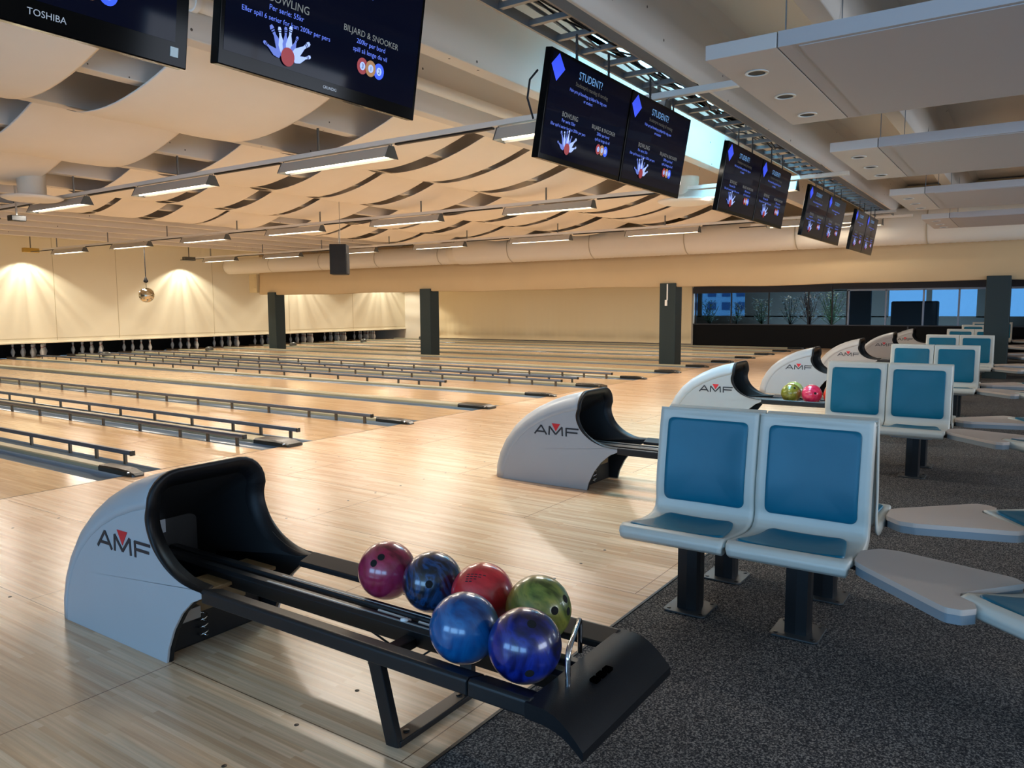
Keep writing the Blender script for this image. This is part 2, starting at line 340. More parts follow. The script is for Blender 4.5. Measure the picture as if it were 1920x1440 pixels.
# ================================================================ LANES
LZ = 0.0
G0, G1 = [], []
divs = [(x, .10 if i % 2 else .055, i % 2) for i, x in enumerate((.2, 1.92, 3.5, 5.17, 6.93, 8.62, 10.3, 12.0, 13.72, 15.42, 17.15, 18.9, 20.7, 22.5, 24.3, 26.1))]   # (x centre, cap half width, ball track)
GW = .225
lane_no = 0
ordn = ['first', 'second', 'third', 'fourth', 'fifth', 'sixth', 'seventh', 'eighth', 'ninth', 'tenth', 'eleventh', 'twelfth', 'thirteenth', 'fourteenth', 'fifteenth', 'sixteenth', 'seventeenth']
edges = []
for i, (x, hw, tr) in enumerate(divs):
    nm = ordn[i]
    t = empty('lane_divider', (x, FOUL, 0))
    tag(t, '%s lane divider from the viewer, grey gutters and %s' % (nm, 'wide khaki cap' if tr else 'narrow cap'), 'lane divider', 'dividers between the bowling lanes')
    for s in (-1, 1):
        prof = []
        for a in range(9):
            an = PI * a / 8; prof.append((s * (hw + GW / 2 - GW / 2 * math.cos(an)), -.05 * math.sin(an)))
        g = MB(); g.grid([[(px, yy, pz) for px, pz in prof] for yy in (0.0, 17.9)]); g.obj('gutter', GUT, t, solid=.006)
    c = MB(); prc = [(-hw, -.09), (-hw, .028), (-hw + .012, .038), (hw - .012, .038), (hw, .028), (hw, -.09)]
    c.prism(prc, .42, 17.9, f3=lambda u, v, w_: (u, w_, v)); c.obj('divider_cap', CAPM, t, bevel=.004)
    nz = MB(); P_ = []
    for yy, wz, hz in ((-.12, hw * .75, .012), (-.10, hw * 1.0, .03), (0, hw * 1.12, .05), (.1, hw * 1.15, .055), (.42, hw * 1.12, .05)):
        P_.append([(-wz, yy, .0), (-wz, yy, hz * .7), (-wz * .8, yy, hz), (wz * .8, yy, hz), (wz, yy, hz * .7), (wz, yy, .0)])
    nz.grid(P_, smooth=False); nz.add(P_[0], [(0, 1, 2, 3, 4, 5)]); nz.add(P_[-1], [(5, 4, 3, 2, 1, 0)])
    nz.obj('divider_nose', NOSE, t, bevel=.006)
    sc = MB(); sc.tube([(-hw * .9, -.05, .03), (-hw * 1.16, -.05, .03)], .009, 10); sc.obj('screw', CHROME, t)
    edges.append((x - hw - GW, x + hw + GW))
lanes = []
for i in range(len(divs) - 1):
    xl, xr = edges[i][1], edges[i + 1][0]
    b = MB(); b.box((-(xr - xl) / 2, 0, -.1), ((xr - xl) / 2, 19.3, 0))
    o = b.obj('bowling_lane', LANEW, None, loc=((xl + xr) / 2, FOUL + .006, 0))
    tag(o, 'glossy maple bowling lane lying between the %s and %s dividers from the viewer' % (ordn[i], ordn[i + 1]), 'bowling lane', 'bowling lanes')
    lanes.append((xl + xr) / 2)
# last strip up to the far wall
b = MB(); b.box((edges[-1][1], FOUL, -.1), (WX, 24.6, 0)); struct(b, 'floor_far_strip', LANEW)
# bumper rails
def rail(x, y0, y1, side, label):
    t = empty('bumper_rail', (x, y0, 0)); tag(t, label, 'bumper rail', 'raised bumper rails')
    m = MB(); L_ = y1 - y0
    m.prism([(-.015, .083), (-.021, .1), (-.015, .121), (.015, .121), (.021, .1), (.015, .083)], 0, L_, f3=lambda u, v, w_: (u, w_, v)); m.obj('rail', RAILM, t)
    e = MB(); e.box((-.022, -.012, .08), (.022, .004, .124)); e.obj('end_cap', NOSE, t)
    y = .12; k = 0
    p0 = MB(); p0.box((-.010, -.018, -.01), (.010, .018, .09)); me = p0.mesh('post', RPOST)
    while y < L_ - .1:
        q = bpy.data.objects.new('post', me); COL.objects.link(q); q.parent = t; q.location = (0, y, 0)
        y += .5 if k < 2 else .8; k += 1
rails = [(divs[2][0] if 0 else None)]
def dv(ix): return divs[ix]
ia = 2
def rx(j, s): d = divs[j]; return d[0] + s * (d[1] + GW - .03)
RY1 = 23.6
rail(rx(ia, 1), 6.72, RY1, 1, 'nearest bumper rail, far side of the first narrow divider in view')
rail(rx(ia + 1, -1), 6.62, RY1, -1, 'bumper rail, near side of the first wide divider in view')
rail(rx(ia + 1, 1), 6.5, RY1, 1, 'bumper rail, far side of the first wide divider in view')
rail(rx(ia + 2, -1), 6.6, RY1, -1, 'bumper rail on the near side of the second narrow divider')
rail(rx(ia + 4, 1), 8.6, RY1, 1, 'bumper rail starting well behind the second ball return hood')
rail(rx(ia + 5, -1), 6.9, RY1, -1, 'bumper rail whose near end shows just above the second ball return hood')
rail(rx(ia + 5, 1), 6.9, RY1, 1, 'bumper rail behind the one above the second ball return hood')
rail(rx(ia + 6, -1), 6.8, RY1, -1, 'farthest bumper rail with its near end left of the third ball return')
# pins
pm = MB(); pr = [(.0, 0), (.026, 0), (.029, .01), (.045, .07), (.06, .115), (.052, .17), (.03, .225), (.023, .26), (.026, .3), (.032, .335), (.03, .36), (.016, .377), (0.0001, .381)]
pm.lathe(pr, 14); pin_me = pm.mesh('bowling_pin', PINW)
cm = MB(); cm.lathe([(.0262, .222 + .016), (.0243, .25)], 14); cm.lathe([(.0247, .262), (.0262, .28)], 14); crown_me = cm.mesh('neck_stripe', PINR)
first = None
for li, lx in enumerate(lanes):
    if lx < 8.9: continue
    lab = 'white bowling pin in the dark pit of the %s lane from the viewer' % ordn[li]
    for r_ in range(4):
        for c_ in range(r_ + 1):
            o = bpy.data.objects.new('bowling_pin', pin_me); COL.objects.link(o)
            o.location = (lx + (c_ - r_ / 2) * .305, 24.6 + r_ * .264, 0); tag(o, lab, 'bowling pin', 'pins on %s lane' % ordn[li])
            q = bpy.data.objects.new('neck_stripe', crown_me); COL.objects.link(q); q.parent = o
# small ball return kickers (dark domes) at the lane ends
for j, (dx, dh, tr) in enumerate(divs):
    if dx < 9 or not tr: continue
    d = MB(); d.lathe([(.13, 0), (.13, .05), (.11, .09), (.06, .115), (0.001, .12)], 16); o = d.obj('ball_lift_cover', mat('cover_grey', '4a4a44', .35), None, loc=(dx, 22.6, .04))
    tag(o, 'small dark rounded cover on the pin end of the %s lane divider' % ordn[j], 'cover', 'covers on the pin ends of the wide dividers')

# ================================================================ BALL RETURNS
def offs(C, r):
    out = []
    for i, p in enumerate(C):
        a = Vector(C[max(i - 1, 0)]); c = Vector(C[min(i + 1, len(C) - 1)]); d = (c - a).normalized(); nrm = Vector((-d.y, d.x))
        out.append((p[0] + nrm.x * r, p[1] + nrm.y * r))
    return out
def spline(pts, n=4):
    out = []
    for i in range(len(pts) - 1):
        p0, p1, p2, p3 = (Vector(pts[max(0, min(len(pts) - 1, j))]) for j in (i - 1, i, i + 1, i + 2))
        for k in range(n):
            t = k / n
            out.append(tuple(.5 * ((2 * p1) + (p2 - p0) * t + (2 * p0 - 5 * p1 + 4 * p2 - p3) * t * t + (3 * p1 - p0 - 3 * p2 + p3) * t ** 3)))
    out.append(tuple(pts[-1])); return out
def make_return():
    """local y = world y - RY ; x centred"""
    t = empty('ball_return', (X0, RY, 0))
    def Y(p): return (p[0] - RY, p[1])
    C = [Y(p) for p in [(3.70, .0), (3.695, .09), (3.66, .21), (3.60, .325), (3.51, .44), (3.40, .535), (3.28, .61), (3.15, .67), (3.03, .712), (2.93, .738), (2.86, .752)]]
    F = [Y(p) for p in spline([(2.862, .62), (2.874, .575), (2.864, .52), (2.825, .455), (2.755, .398), (2.67, .362), (2.60, .349), (2.53, .346)])]
    U = [Y(p) for p in [(2.53, .322), (2.60, .29), (2.67, .23), (2.73, .15), (2.775, .06), (2.79, 0)]]
    H = .275; rr = .13
    # orientation: C goes from back floor (large y) to rim (small y); inward normal
    rings = []
    for k in range(7):
        th = R(90) * k / 6
        base = offs(C, rr * (1 - math.sin(th)))
        base[0] = (C[0][0] - rr * (1 - math.sin(th)), 0)
        base[-1] = (C[-1][0], base[-1][1])
        rings.append((H - rr * (1 - math.cos(th)), base))
    full = [[(-x, p[0], p[1]) for p in b_] for x, b_ in rings] + [[(x, p[0], p[1]) for p in b_] for x, b_ in rings[::-1]]
    m = MB(); m.grid(full); 
    m.obj('hood_cover', PANELG, t, solid=.008)
    inner = rings[0][1]
    for s in (-1, 1):
        poly = [p for p in inner] + F + U
        pm_ = MB(); pm_.prism(poly, s * (H - .012), s * H, f3=lambda u, v, w_: (w_, u, v))
        sp = pm_.obj('side_panel', PANELG, t, bevel=.003)
        if s < 0:
            lg = MB(); st = .0125
            def stroke(pts):
                for a, c in zip(pts, pts[1:]):
                    lg.bar((-H - .0012, a[0] - RY, a[1]), (-H - .0012, c[0] - RY, c[1]), st, .0016, up=(1, 0, 0)) if 0 else quad(a, c)
            def quad(a, c):
                a, c = Vector(a), Vector(c); d = (c - a).normalized() ; n_ = Vector((-d.y, d.x)) * st / 2
                q = [a + n_, c + n_, c - n_, a - n_]
                lg.prism([(v.x - RY, v.y) for v in q], -H - .0025, -H + .001, f3=lambda u, v, w_: (w_, u, v))
            stroke([(3.262, .402), (3.20, .474)]); stroke([(3.20, .474), (3.15, .402)]); stroke([(3.238, .424), (3.168, .424)])
            stroke([(3.128, .402), (3.124, .472)]); stroke([(3.124, .472), (3.067, .410)]); stroke([(3.067, .410), (3.010, .472)]); stroke([(3.010, .472), (3.006, .402)])
            stroke([(2.972, .402), (2.972, .47)]); stroke([(2.974, .466), (2.862, .466)]); stroke([(2.972, .436), (2.872, .436)])
            lg.obj('logo_letters', LETTER, sp)
            tr = MB(); tr.prism([(3.103 - RY, .496), (3.026 - RY, .496), (3.066 - RY, .435)], -H - .0025, -H + .001, f3=lambda u, v, w_: (w_, u, v)); tr.obj('logo_triangle', LRED, sp)
    # rim path : near side F reversed -> arch -> far side
    path = []; nrm = []
    for p in F[::-1]: path.append((-H, p[0], p[1])); nrm.append((1, 0, 0))
    arch = []
    for x, b_ in rings: arch.append((-x, b_[-1][0], b_[-1][1]))
    for x, b_ in rings[::-1]: arch.append((x, b_[-1][0], b_[-1][1]))
    na = len(arch)
    for i, p in enumerate(arch):
        a = R(180) * (i if i < na / 2 else i) / (na - 1)
        thn = R(90) * min(i, 6) / 6 if i <= 6 else R(90) + R(90) * (i - 7) / 6
        path.append(p); nrm.append((math.cos(thn), 0, -math.sin(thn)))
    for p in F: path.append((H, p[0], p[1])); nrm.append((-1, 0, 0))
    def ring(inw, dy, dz=0): return [(p[0] + n_[0] * inw, p[1] + dy, p[2] + n_[2] * inw + dz) for p, n_ in zip(path, nrm)]
    npth = len(path)
    R0 = ring(-.003, .014); R1 = ring(-.006, -.006); R2 = ring(.0, -.014); R3 = ring(.012, -.012); R4 = ring(.07, .03)
    m = MB(); m.grid([R0, R1, R2, R3, R4]); m.obj('rim', BLK, t, solid=.004)
    for s in (-1, 1):
        m = MB(); m.prism([p for p in F if p[1] < .42] + U + [(3.2 - RY, 0), (3.2 - RY, .42)], s * (H - .03), s * (H - .014), f3=lambda u, v, w_: (w_, u, v)); m.obj('inner_liner', mat('tunnel_black', '0b0c0f', .55), t)
    # inner funnel
    def deep(f, y, sx, zb):
        out = []
        for i, (p, n_) in enumerate(zip(R4, nrm)):
            xx = p[0] * sx; zz = p[2]; yy = p[1]
            out.append((xx + (p[0] - xx) * 0, yy + (y - yy) * f, zz + (zb + (zz - .345) * .55 - zz) * f))
        return out
    m = MB(); g = [R4, deep(.25, 3.22 - RY, .95, .30), deep(.6, 3.22 - RY, .88, .28), deep(1, 3.22 - RY, .8, .27)]
    m.grid(g); m.add(g[-1], [tuple(range(npth))]); m.obj('inner_tunnel', DARKIN if 0 else mat('tunnel_black', '0b0c0f', .55), t)
    lb = MB(); lb.box((-.06, .255, .40), (.0, .262, .46)); lb.obj('inner_label', mat('label_grey', '8f959c', .6), t)
    # chassis under hood
    m = MB(); m.box((-.22, -.1, .0), (.22, .55, .24)); m.obj('chassis', DARKIN, t, bevel=.01)
    m = MB(); m.box((-.2, -.14, .15), (.12, -.1, .30)); m.box((-.2, -.30, .285), (.16, -.1, .30)); m.obj('motor_cover', mat('motor_tan', '6b5638', .5), t, bevel=.004)
    m = MB(); m.box((-.23, -.17, .14), (-.12, -.1, .19)); m.obj('bracket', STEEL, t, bevel=.003)
    m = MB(); m.tube([(-.08 + .018 * math.cos(a * .9), -.12 + .018 * math.sin(a * .9), .03 + .0045 * a) for a in range(26)], .004, 6); m.obj('spring', CHROME, t)
    # rails
    def rprof(x_out, x_in):
        return [(x_out, .305), (x_out, .35), (x_out + (x_in - x_out) * .12, .358), (x_in, .334), (x_in, .312), (x_out + (x_in - x_out) * .3, .30)]
    for s in (-1, 1):
        m = MB(); m.prism(rprof(s * .277, s * .188), 1.282 - RY, 2.535 - RY, f3=lambda u, v, w_: (u, w_, v)); m.obj('side_rail', BLKM, t, bevel=.005)
    m = MB(); m.prism([(-.058, .27), (-.064, .325), (-.05, .336), (-.02, .336), (-.015, .322), (.015, .322), (.02, .336), (.05, .336), (.064, .325), (.058, .27)], 1.09 - RY, 3.2 - RY, f3=lambda u, v, w_: (u, w_, v)); ct = m.obj('centre_track', BLKM, t, bevel=.003)
    m = MB(); m.box((-.045, 1.3 - RY, .336), (-.037, 2.45 - RY, .3375)); m.box((.03, 1.3 - RY, .336), (.034, 2.45 - RY, .3375)); m.obj('track_strip', mat('worn_strip', 'a8a8a4', .4), ct)
    for yy in (1.55, 1.74):
        m = MB(); m.tube([(-.0, yy - RY, .325), (-.0, yy + .15 - RY, .327)], .006, 8); m.lathe([(.0001, .345), (.014, .342), (.016, .325)], 12, c=(-.03, yy - RY, 0)); m.obj('track_clip', mat('clip_white', 'e4e6e6', .4), ct)
    # end table
    ztop = lambda y: .353 if y > 1.12 else .353 - .004 * ((1.12 - y) / .1) if y > 1.02 else .349 - .085 * ((1.02 - y) / .12) ** 1.7
    ysamp = [1.278, 1.2, 1.12, 1.08, 1.05, 1.02, .99, .965, .945, .925, .912, .902]
    m = MB()
    def et(x0, x1, ylist, zin0=None):
        top = []; bot = []
        for y in ylist:
            top.append([(x0 + (x1 - x0) * k / 12, y - RY, ztop(y) - (.018 * (min(1, (1 - abs(2 * k / 12 - 1)) * 4)) if 1.1 > y > 1.03 else 0) * 0) for k in range(13)])
            bot.append([(x0 + (x1 - x0) * k / 12, y - RY, ztop(y) - (.045 if y > 1.0 else .045 - .02 * (1.0 - y) / .1)) for k in range(13)])
        m.grid(top, smooth=True); m.grid(bot, smooth=True)
        for a in (0, -1): m.add([top[a][k] for k in range(13)] + [bot[a][k] for k in range(12, -1, -1)], [tuple(range(26))])
        for a in (0, -1): m.add([r_[a] for r_ in top] + [r_[a] for r_ in bot[::-1]], [tuple(range(2 * len(ylist)))])
    et(-.285, .285, [y for y in ysamp if y <= 1.08])
    et_o = m.obj('end_shelf', BLK, t, bevel=.006)
    for s in (-1, 1):
        m = MB(); m.prism(rprof(s * .279, s * .188), 1.07 - RY, 1.278 - RY, f3=lambda u, v, w_: (u, w_, v)); m.obj('shelf_arm', BLKM, t, bevel=.005)
    for k in range(3):
        m = MB(); m.box((-.072 + .038 * k, .975 - RY, .3395), (-.045 + .038 * k, 1.0 - RY, .3505)); m.obj('button', mat('button_black', '010101', 1, spec=0), et_o, bevel=.003)
    m = MB(); m.tube([(-.14 + .23 * u, 1.03 + .09 * u - RY, z) for u, z in ((0, .335), (0, .425), (.03, .442), (.1, .449), (.9, .449), (.97, .442), (1, .425), (1, .335))], .008, 12); m.obj('ball_stop', CHROME, t)
    # leg frame
    ly = 1.66 - RY
    for s in (-1, 1):
        m = MB(); m.bar((s * .235, ly + .02, .315), (s * .195, ly - .02, .0), .055, .028, up=(1, 0, 0)); m.obj('leg', BLKM, t, bevel=.004)
    m = MB(); m.box((-.2, ly - .05, .0), (.2, ly + .01, .022)); lb_ = m.obj('foot_bar', BLKM, t, bevel=.004)
    m = MB(); m.box((-.24, ly - .0, .27), (.24, ly + .05, .305)); m.obj('crossbar', BLKM, t, bevel=.004)
    for s in (-1, 1):
        m = MB(); m.lathe([(.0001, .0245), (.011, .0245), (.012, .021)], 12, c=(s * .14, ly - .02, 0)); m.obj('bolt', mat('bolt_dark', '050505', .4), lb_)
    return t
nearest = make_return()
places = ['nearest grey ball return with curved black rimmed hood, six balls on its rack',
          'second ball return from the viewer, empty rack partly behind the front blue seats',
          'third ball return from the viewer, green and pink balls on its rack',
          'fourth ball return from the viewer, just behind the green and pink balls',
          'fifth ball return from the viewer, grey hood left of the seat backs',
          'sixth ball return from the viewer, small cream hood beyond the seats',
          'farthest ball return, small pale hood in front of the dark low wall']
for k, lab in enumerate(places):
    o = nearest if k == 0 else copy_tree(nearest)
    o.location = ((1.925, 5.39, 9.02, 12.83, 16.7, 21.05, 24.7)[k], RY, 0); tag(o, lab, 'ball return', 'ball returns along the approach')
# cable under the nearest rack
m = MB(); m.tube([(1.9, 2.05, .30), (1.88, 1.72, .22), (1.90, 1.88, .16), (1.96, 1.76, .16), (2.02, 1.68, .22), (2.03, 1.66, .28)], .004, 6)
tag(m.obj('cable', BLK), 'thin black cable drooping under the nearest ball rack', 'cable')

# bowling balls
BR = .1079
def ball(x, y, z, m, label, holes, rot=(0, 0, 0), group='balls on the nearest ball return', mark=False):
    bm = bmesh.new(); bmesh.ops.create_uvsphere(bm, u_segments=48, v_segments=32, radius=BR)
    me = bpy.data.meshes.new('bowling_ball'); bm.to_mesh(me); bm.free(); me.materials.append(m)
    for p in me.polygons: p.use_smooth = True
    o = bpy.data.objects.new('bowling_ball', me); COL.objects.link(o); o.location = (x, y, z); tag(o, label, 'bowling ball', group)
    for d in holes:
        d = Vector(d).normalized(); hb = MB(); q = d.to_track_quat('Z', 'Y').to_matrix()
        hb.lathe([(.0001, .0), (.0115, .0), (.0135, .0)], 16)
        hb.v = [tuple(q @ Vector((a, c, BR * .9975 - (a * a + c * c) / (2 * BR) + .0006))) for a, c, e in hb.v]
        hb.obj('finger_hole', mat('hole_black', '020202', .9), o)
    if mark:
        d = Vector(mark).normalized(); q = d.to_track_quat('Z', 'Y').to_matrix()
        hb = MB()
        for r_ in range(4):
            n_ = 5 - r_
            for k in range(n_):
                x0 = -.035 + k * .014; yy = .012 - r_ * .009
                vs = [(x0, yy), (x0 + .010, yy), (x0 + .010, yy + .0035), (x0, yy + .0035)]
                hb.add([tuple(q @ Vector((a, c, math.sqrt(BR ** 2 - a * a - c * c) + .0006))) for a, c in vs], [(0, 1, 2, 3)])
        hb.obj('print_mark', LETTER, o)
    return o
MAG = swirl_mat('ball_magenta', ['5c0c22', '8e1c3c', '9c2a50', '7a1a2c']); NV = swirl_mat('ball_navy', ['04080f', '081a30', '16406e', '060f20'], dist=5)
REDB = swirl_mat('ball_red', ['b01c24', 'd22c34', 'c4202c']); OLV = swirl_mat('ball_olive', ['3a4416', '687432', '8c8a3c', '4a5422'])
BLU = swirl_mat('ball_blue', ['063060', '084a82', '0f5e98', '073c70']); ROY = swirl_mat('ball_royal', ['04062c', '08124e', '142a84', '060a36'])
ZB = .334 + .090
FX, NX = 2.051, 1.799
ball(FX, 1.966, ZB, MAG, 'magenta bowling ball at the hood end of the rack, two finger holes showing', [(-.55, -.30, .62), (-.80, -.18, .50)])
ball(FX, 1.744, ZB, NV, 'dark navy swirled bowling ball between the magenta and the red ball', [(-.75, -.5, .25)])
ball(FX, 1.522, ZB, REDB, 'bright red bowling ball with small printed marks, behind the blue ball', [], mark=(-.6, -.2, .75))
ball(FX, 1.295, ZB, OLV, 'olive green bowling ball next to the chrome bar, behind the royal blue ball', [(-.45, -.85, .28), (.1, -.85, .45), (.1, -.95, .1)])
ball(NX, 1.405, ZB, BLU, 'plain mid-blue bowling ball in the front row beside the royal blue ball', [])
ball(NX, 1.183, ZB, ROY, 'royal blue bowling ball in the front row, nearest the chrome bar', [(-.35, -.45, .82), (-.72, -.62, -.35)])
G3 = 'balls on the third ball return'; xo = 9.02 - 1.925
PNK = swirl_mat('ball_pink', ['c41840', 'e02c58', 'e84a70']); OLD = swirl_mat('ball_gold', ['4c4810', '8a8428', '5a5a1c']); ORG = swirl_mat('ball_orange', ['c43018', 'e04428', 'd83a20']); PGR = swirl_mat('ball_palegreen', ['8a9a50', 'a8b46c', '7c8c48'])
ball(NX + xo, 2.245, ZB, OLD, 'golden olive bowling ball on the third ball return, leftmost of its balls', [(-.6, -.5, .6)], group=G3)
ball(NX + xo, 2.02, ZB, PNK, 'pink bowling ball on the third ball return, beside the golden olive one', [(-.8, -.5, .2)], group=G3)
ball(NX + xo, 1.79, ZB, ORG, 'orange-red bowling ball half hidden by the second pair of seat backs', [], group=G3)
ball(FX + xo, 2.28, ZB, PGR, 'pale green bowling ball peeping between the golden olive and pink balls', [], group=G3)
ball(FX + xo, 1.72, ZB, swirl_mat('ball_rose', ['c03050', 'd85070']), 'rose bowling ball peeping over the orange-red ball on the third return', [], group=G3)

# ================================================================ SEATING
W2 = .2425
prof0 = [(-.215, .358), (-.25, .363), (-.276, .380), (-.284, .405), (-.27, .427), (-.24, .434), (-.17, .424), (-.1, .414), (-.03, .407), (.04, .405), (.09, .412), (.125, .432), (.15, .47), (.168, .53), (.182, .61), (.196, .70), (.210, .79), (.222, .86), (.230, .90), (.238, .914)]
prof = [(x - (.045 * min(1, (z - .43) / .12) if i_ > 10 and z > .43 else 0), z) for i_, (x, z) in enumerate(prof0)]
def pf(s):
    s = max(0, min(len(prof) - 1.0001, s)); i = int(s); f = s - i
    return Vector((prof[i][0] * (1 - f) + prof[i + 1][0] * f, prof[i][1] * (1 - f) + prof[i + 1][1] * f))
def surf(s, t, off=0):
    """t in -1..1 across; returns 3D on the shell with normal offset"""
    p = pf(s); d = (pf(s + .3) - pf(s - .3)).normalized(); n_ = Vector((-d.y, d.x))
    dish = .012 * (1 - t * t) if 5 < s < 18 else 0
    e = p + n_ * (off - dish)
    return (e.x, t * W2, e.y)
def s_at(v, back):
    """s for given x (seat) or z (back)"""
    if back:
        for i in range(11, len(prof) - 1):
            if prof[i][1] <= v <= prof[i + 1][1]: return i + (v - prof[i][1]) / (prof[i + 1][1] - prof[i][1])
    else:
        for i in range(5, 10):
            if prof[i][0] <= v <= prof[i + 1][0]: return i + (v - prof[i][0]) / (prof[i + 1][0] - prof[i][0])
    return 10
def make_chair():
    t = empty('bucket_seat')
    m = MB(); NS = 58; rows = []
    for i in range(NS):
        s = i * (len(prof) - 1) / (NS - 1); row = []
        dpt = .03 if s < 6 else (.03 + .02 * min(1, (s - 6) / 5))
        taper = 1.0 - (.05 * max(0, (1 - s / 5)) if s < 5 else 0)
        # edge flange: goes backwards/down at the sides
        p = pf(s); d = (pf(s + .3) - pf(s - .3)).normalized(); n_ = Vector((-d.y, d.x))
        for (tt, dn) in ((-1.0, dpt), (-1.0, dpt * .5), (-.995, .008), (-.975, .0), (-.9, 0), (-.6, 0), (-.2, 0), (.2, 0), (.6, 0), (.9, 0), (.975, 0), (.995, .008), (1, dpt * .5), (1, dpt)):
            dish = .012 * (1 - tt * tt) if 5 < s < 18 else 0
            e = p - n_ * (dn + dish); row.append((e.x, tt * W2 * taper * .995, e.y))
        rows.append(row)
    m.grid(rows); sh = m.obj('seat_shell', SHELL, t, solid=.007, bevel=0)
    # top return flange of the back
    m = MB(); m.grid([[(.191, y_, .914), (.215, y_, .905), (.225, y_, .85)] for y_ in (-W2 * .98, W2 * .98)], smooth=False); m.obj('back_flange', SHELL, t, solid=.005)
    def pad(name, pts, off, dome):
        m = MB(); n_ = len(pts); cx = sum(p[0] for p in pts) / n_; cy = sum(p[1] for p in pts) / n_; rows = []
        for f, o_ in ((1.0, -.002), (1.0, .007), (.975, .0105), (.9, .011), (.7, .0085), (.45, .0055), (.2, .005), (.02, .005)):
            if f < .95: o_ = o_ * 1
            rows.append([surf(cx + (p[0] - cx) * f, cy + (p[1] - cy) * f, o_) for p in pts])
        m.grid(rows, closed=True); m.add(rows[-1], [tuple(range(len(pts)))], smooth=True); return m.obj(name, TEAL, t)
    def rr_(s0, s1, t0, t1, rs, rt, n=6, t0b=None, t1b=None):
        out = []
        for (cs, ct, a0) in ((s1 - rs, t1 - rt, 0), (s0 + rs, t1 - rt, 90), (s0 + rs, t0 + rt, 180), (s1 - rs, t0 + rt, 270)):
            for k in range(n + 1):
                a = R(a0 + 90 * k / n)
                out.append((cs + rs * math.cos(a), ct + rt * math.sin(a)))
        # densify
        res = []
        for i, p in enumerate(out):
            q = out[(i + 1) % len(out)]; k = max(1, int(max(abs(q[0] - p[0]) / .5, abs(q[1] - p[1]) / .12)))
            for j in range(k): res.append((p[0] + (q[0] - p[0]) * j / k, p[1] + (q[1] - p[1]) * j / k))
        return res
    pad('back_pad', rr_(s_at(.485, 1) - .2, s_at(.868, 1), -.80, .80, .5, .12), 0, 0)
    pad('seat_pad', [(s, t_ * (.88 - .045 * (s - 5.4))) for s, t_ in rr_(5.15, 10.2, -1, 1, .5, .14)], 0, 0)
    # underside pan
    m = MB(); m.box((-.2, -.15, .345), (.13, .15, .392)); m.obj('seat_pan', mat('pan_grey', '9aa0a2', .5), t, bevel=.01)
    m = MB(); m.prism([(-.05, -.045), (-.02, -.052), (.02, -.052), (.05, -.045), (.055, 0), (.05, .045), (.02, .052), (-.02, .052), (-.05, .045), (-.055, 0)], .012, .36); po = m.obj('pedestal', POST, t)
    m = MB(); m.prism([(-.1, -.085), (-.085, -.1), (.085, -.1), (.1, -.085), (.1, .085), (.085, .1), (-.085, .1), (-.1, .085)], .005, .014); bp_ = m.obj('base_plate', PLATE, t, bevel=.003)
    for a in (-.075, .075):
        for c in (-.075, .075):
            m = MB(); m.lathe([(.0001, .0165), (.009, .0165), (.01, .0135)], 10, c=(a, c, 0)); m.obj('bolt', mat('bolt_dark', '050505', .4), bp_)
    return t
chair0 = make_chair(); used = False
# table wedge (local to unit): row a polygon; b mirrored about x = 3.58
PA = [(3.085, .50), (3.13, .535), (3.27, .535), (3.34, .47), (3.345, .40), (3.24, .02), (3.19, -.02), (2.965, .165), (2.925, .165), (2.88, .12), (2.83, .11), (2.79, .15), (2.788, .20)]
def make_table(mir):
    t = empty('seat_table'); pts = []
    for x, y in PA:
        xx = x - 3.07
        pts.append(((-xx if mir else xx), y - .2))
    cl = pts; pts = []
    for i in range(len(cl)):
        p0, p1, p2, p3 = (Vector(cl[(i + j) % len(cl)]) for j in (-1, 0, 1, 2))
        for k in range(12):
            u = k / 12; q = p1.lerp(p2, u); pts.append(tuple(q))
    for _ in range(3): pts = [tuple((Vector(pts[i - 1]) + 2 * Vector(pts[i]) + Vector(pts[(i + 1) % len(pts)])) / 4) for i in range(len(pts))]
    m = MB(); m.prism(pts, .405, .425); m.obj('tabletop', TABLE, t, bevel=.006)
    m = MB(); m.prism([(p[0] * .985, p[1] * .985) for p in pts], .372, .405); m.obj('table_edge', TEDGE, t, bevel=.006)
    m = MB(); sgn = -1 if mir else 1
    m.bar((sgn * .2, .46, .385), (sgn * .05, .1, .362), .05, .028); m.bar((sgn * .05, .1, .362), (sgn * -.08, -.3, .362), .05, .028); m.obj('support_beam', BLKM, t, bevel=.003)
    return t
tabA, tabB = make_table(False), make_table(True); tused = [False, False]
where = ['nearest seat group', 'second seat group', 'third seat group', 'fourth seat group', 'fifth seat group', 'sixth seat group', 'farthest seat group']
spots = [(3.33, 1.265, 0, 'facing the viewer, on the lane side'), (3.33, .78, 0, 'facing the viewer, on the table side'),
         (3.835, 1.265, PI, 'facing away, on the lane side'), (3.835, .78, PI, 'facing away, on the table side'),
         (2.98, -.19, R(-40), 'angled past the near table'), (4.18, -.19, R(220), 'angled past the far table')]
for k in range(7):
    dx = (0, 3.66, 7.25, 11.0, 14.6, 18.4, 22.2)[k]
    for i, (x, y, rz, d) in enumerate(spots):
        if used: c = copy_tree(chair0)
        else: c = chair0; used = True
        c.location = (x + dx, y, 0); c.rotation_euler = (0, 0, rz)
        tag(c, 'bucket seat with teal pads, %s, %s' % (where[k], d), 'seat', 'back-to-back seats behind the ball returns')
    for j, tb in enumerate((tabA, tabB)):
        c = copy_tree(tb) if tused[j] else tb; tused[j] = True
        c.location = ((3.07 if j == 0 else 4.09) + dx, .2, 0)
        tag(c, 'pale grey wedge table, %s, %s side' % (where[k], 'near' if j == 0 else 'far'), 'table', 'wedge tables between the seats')

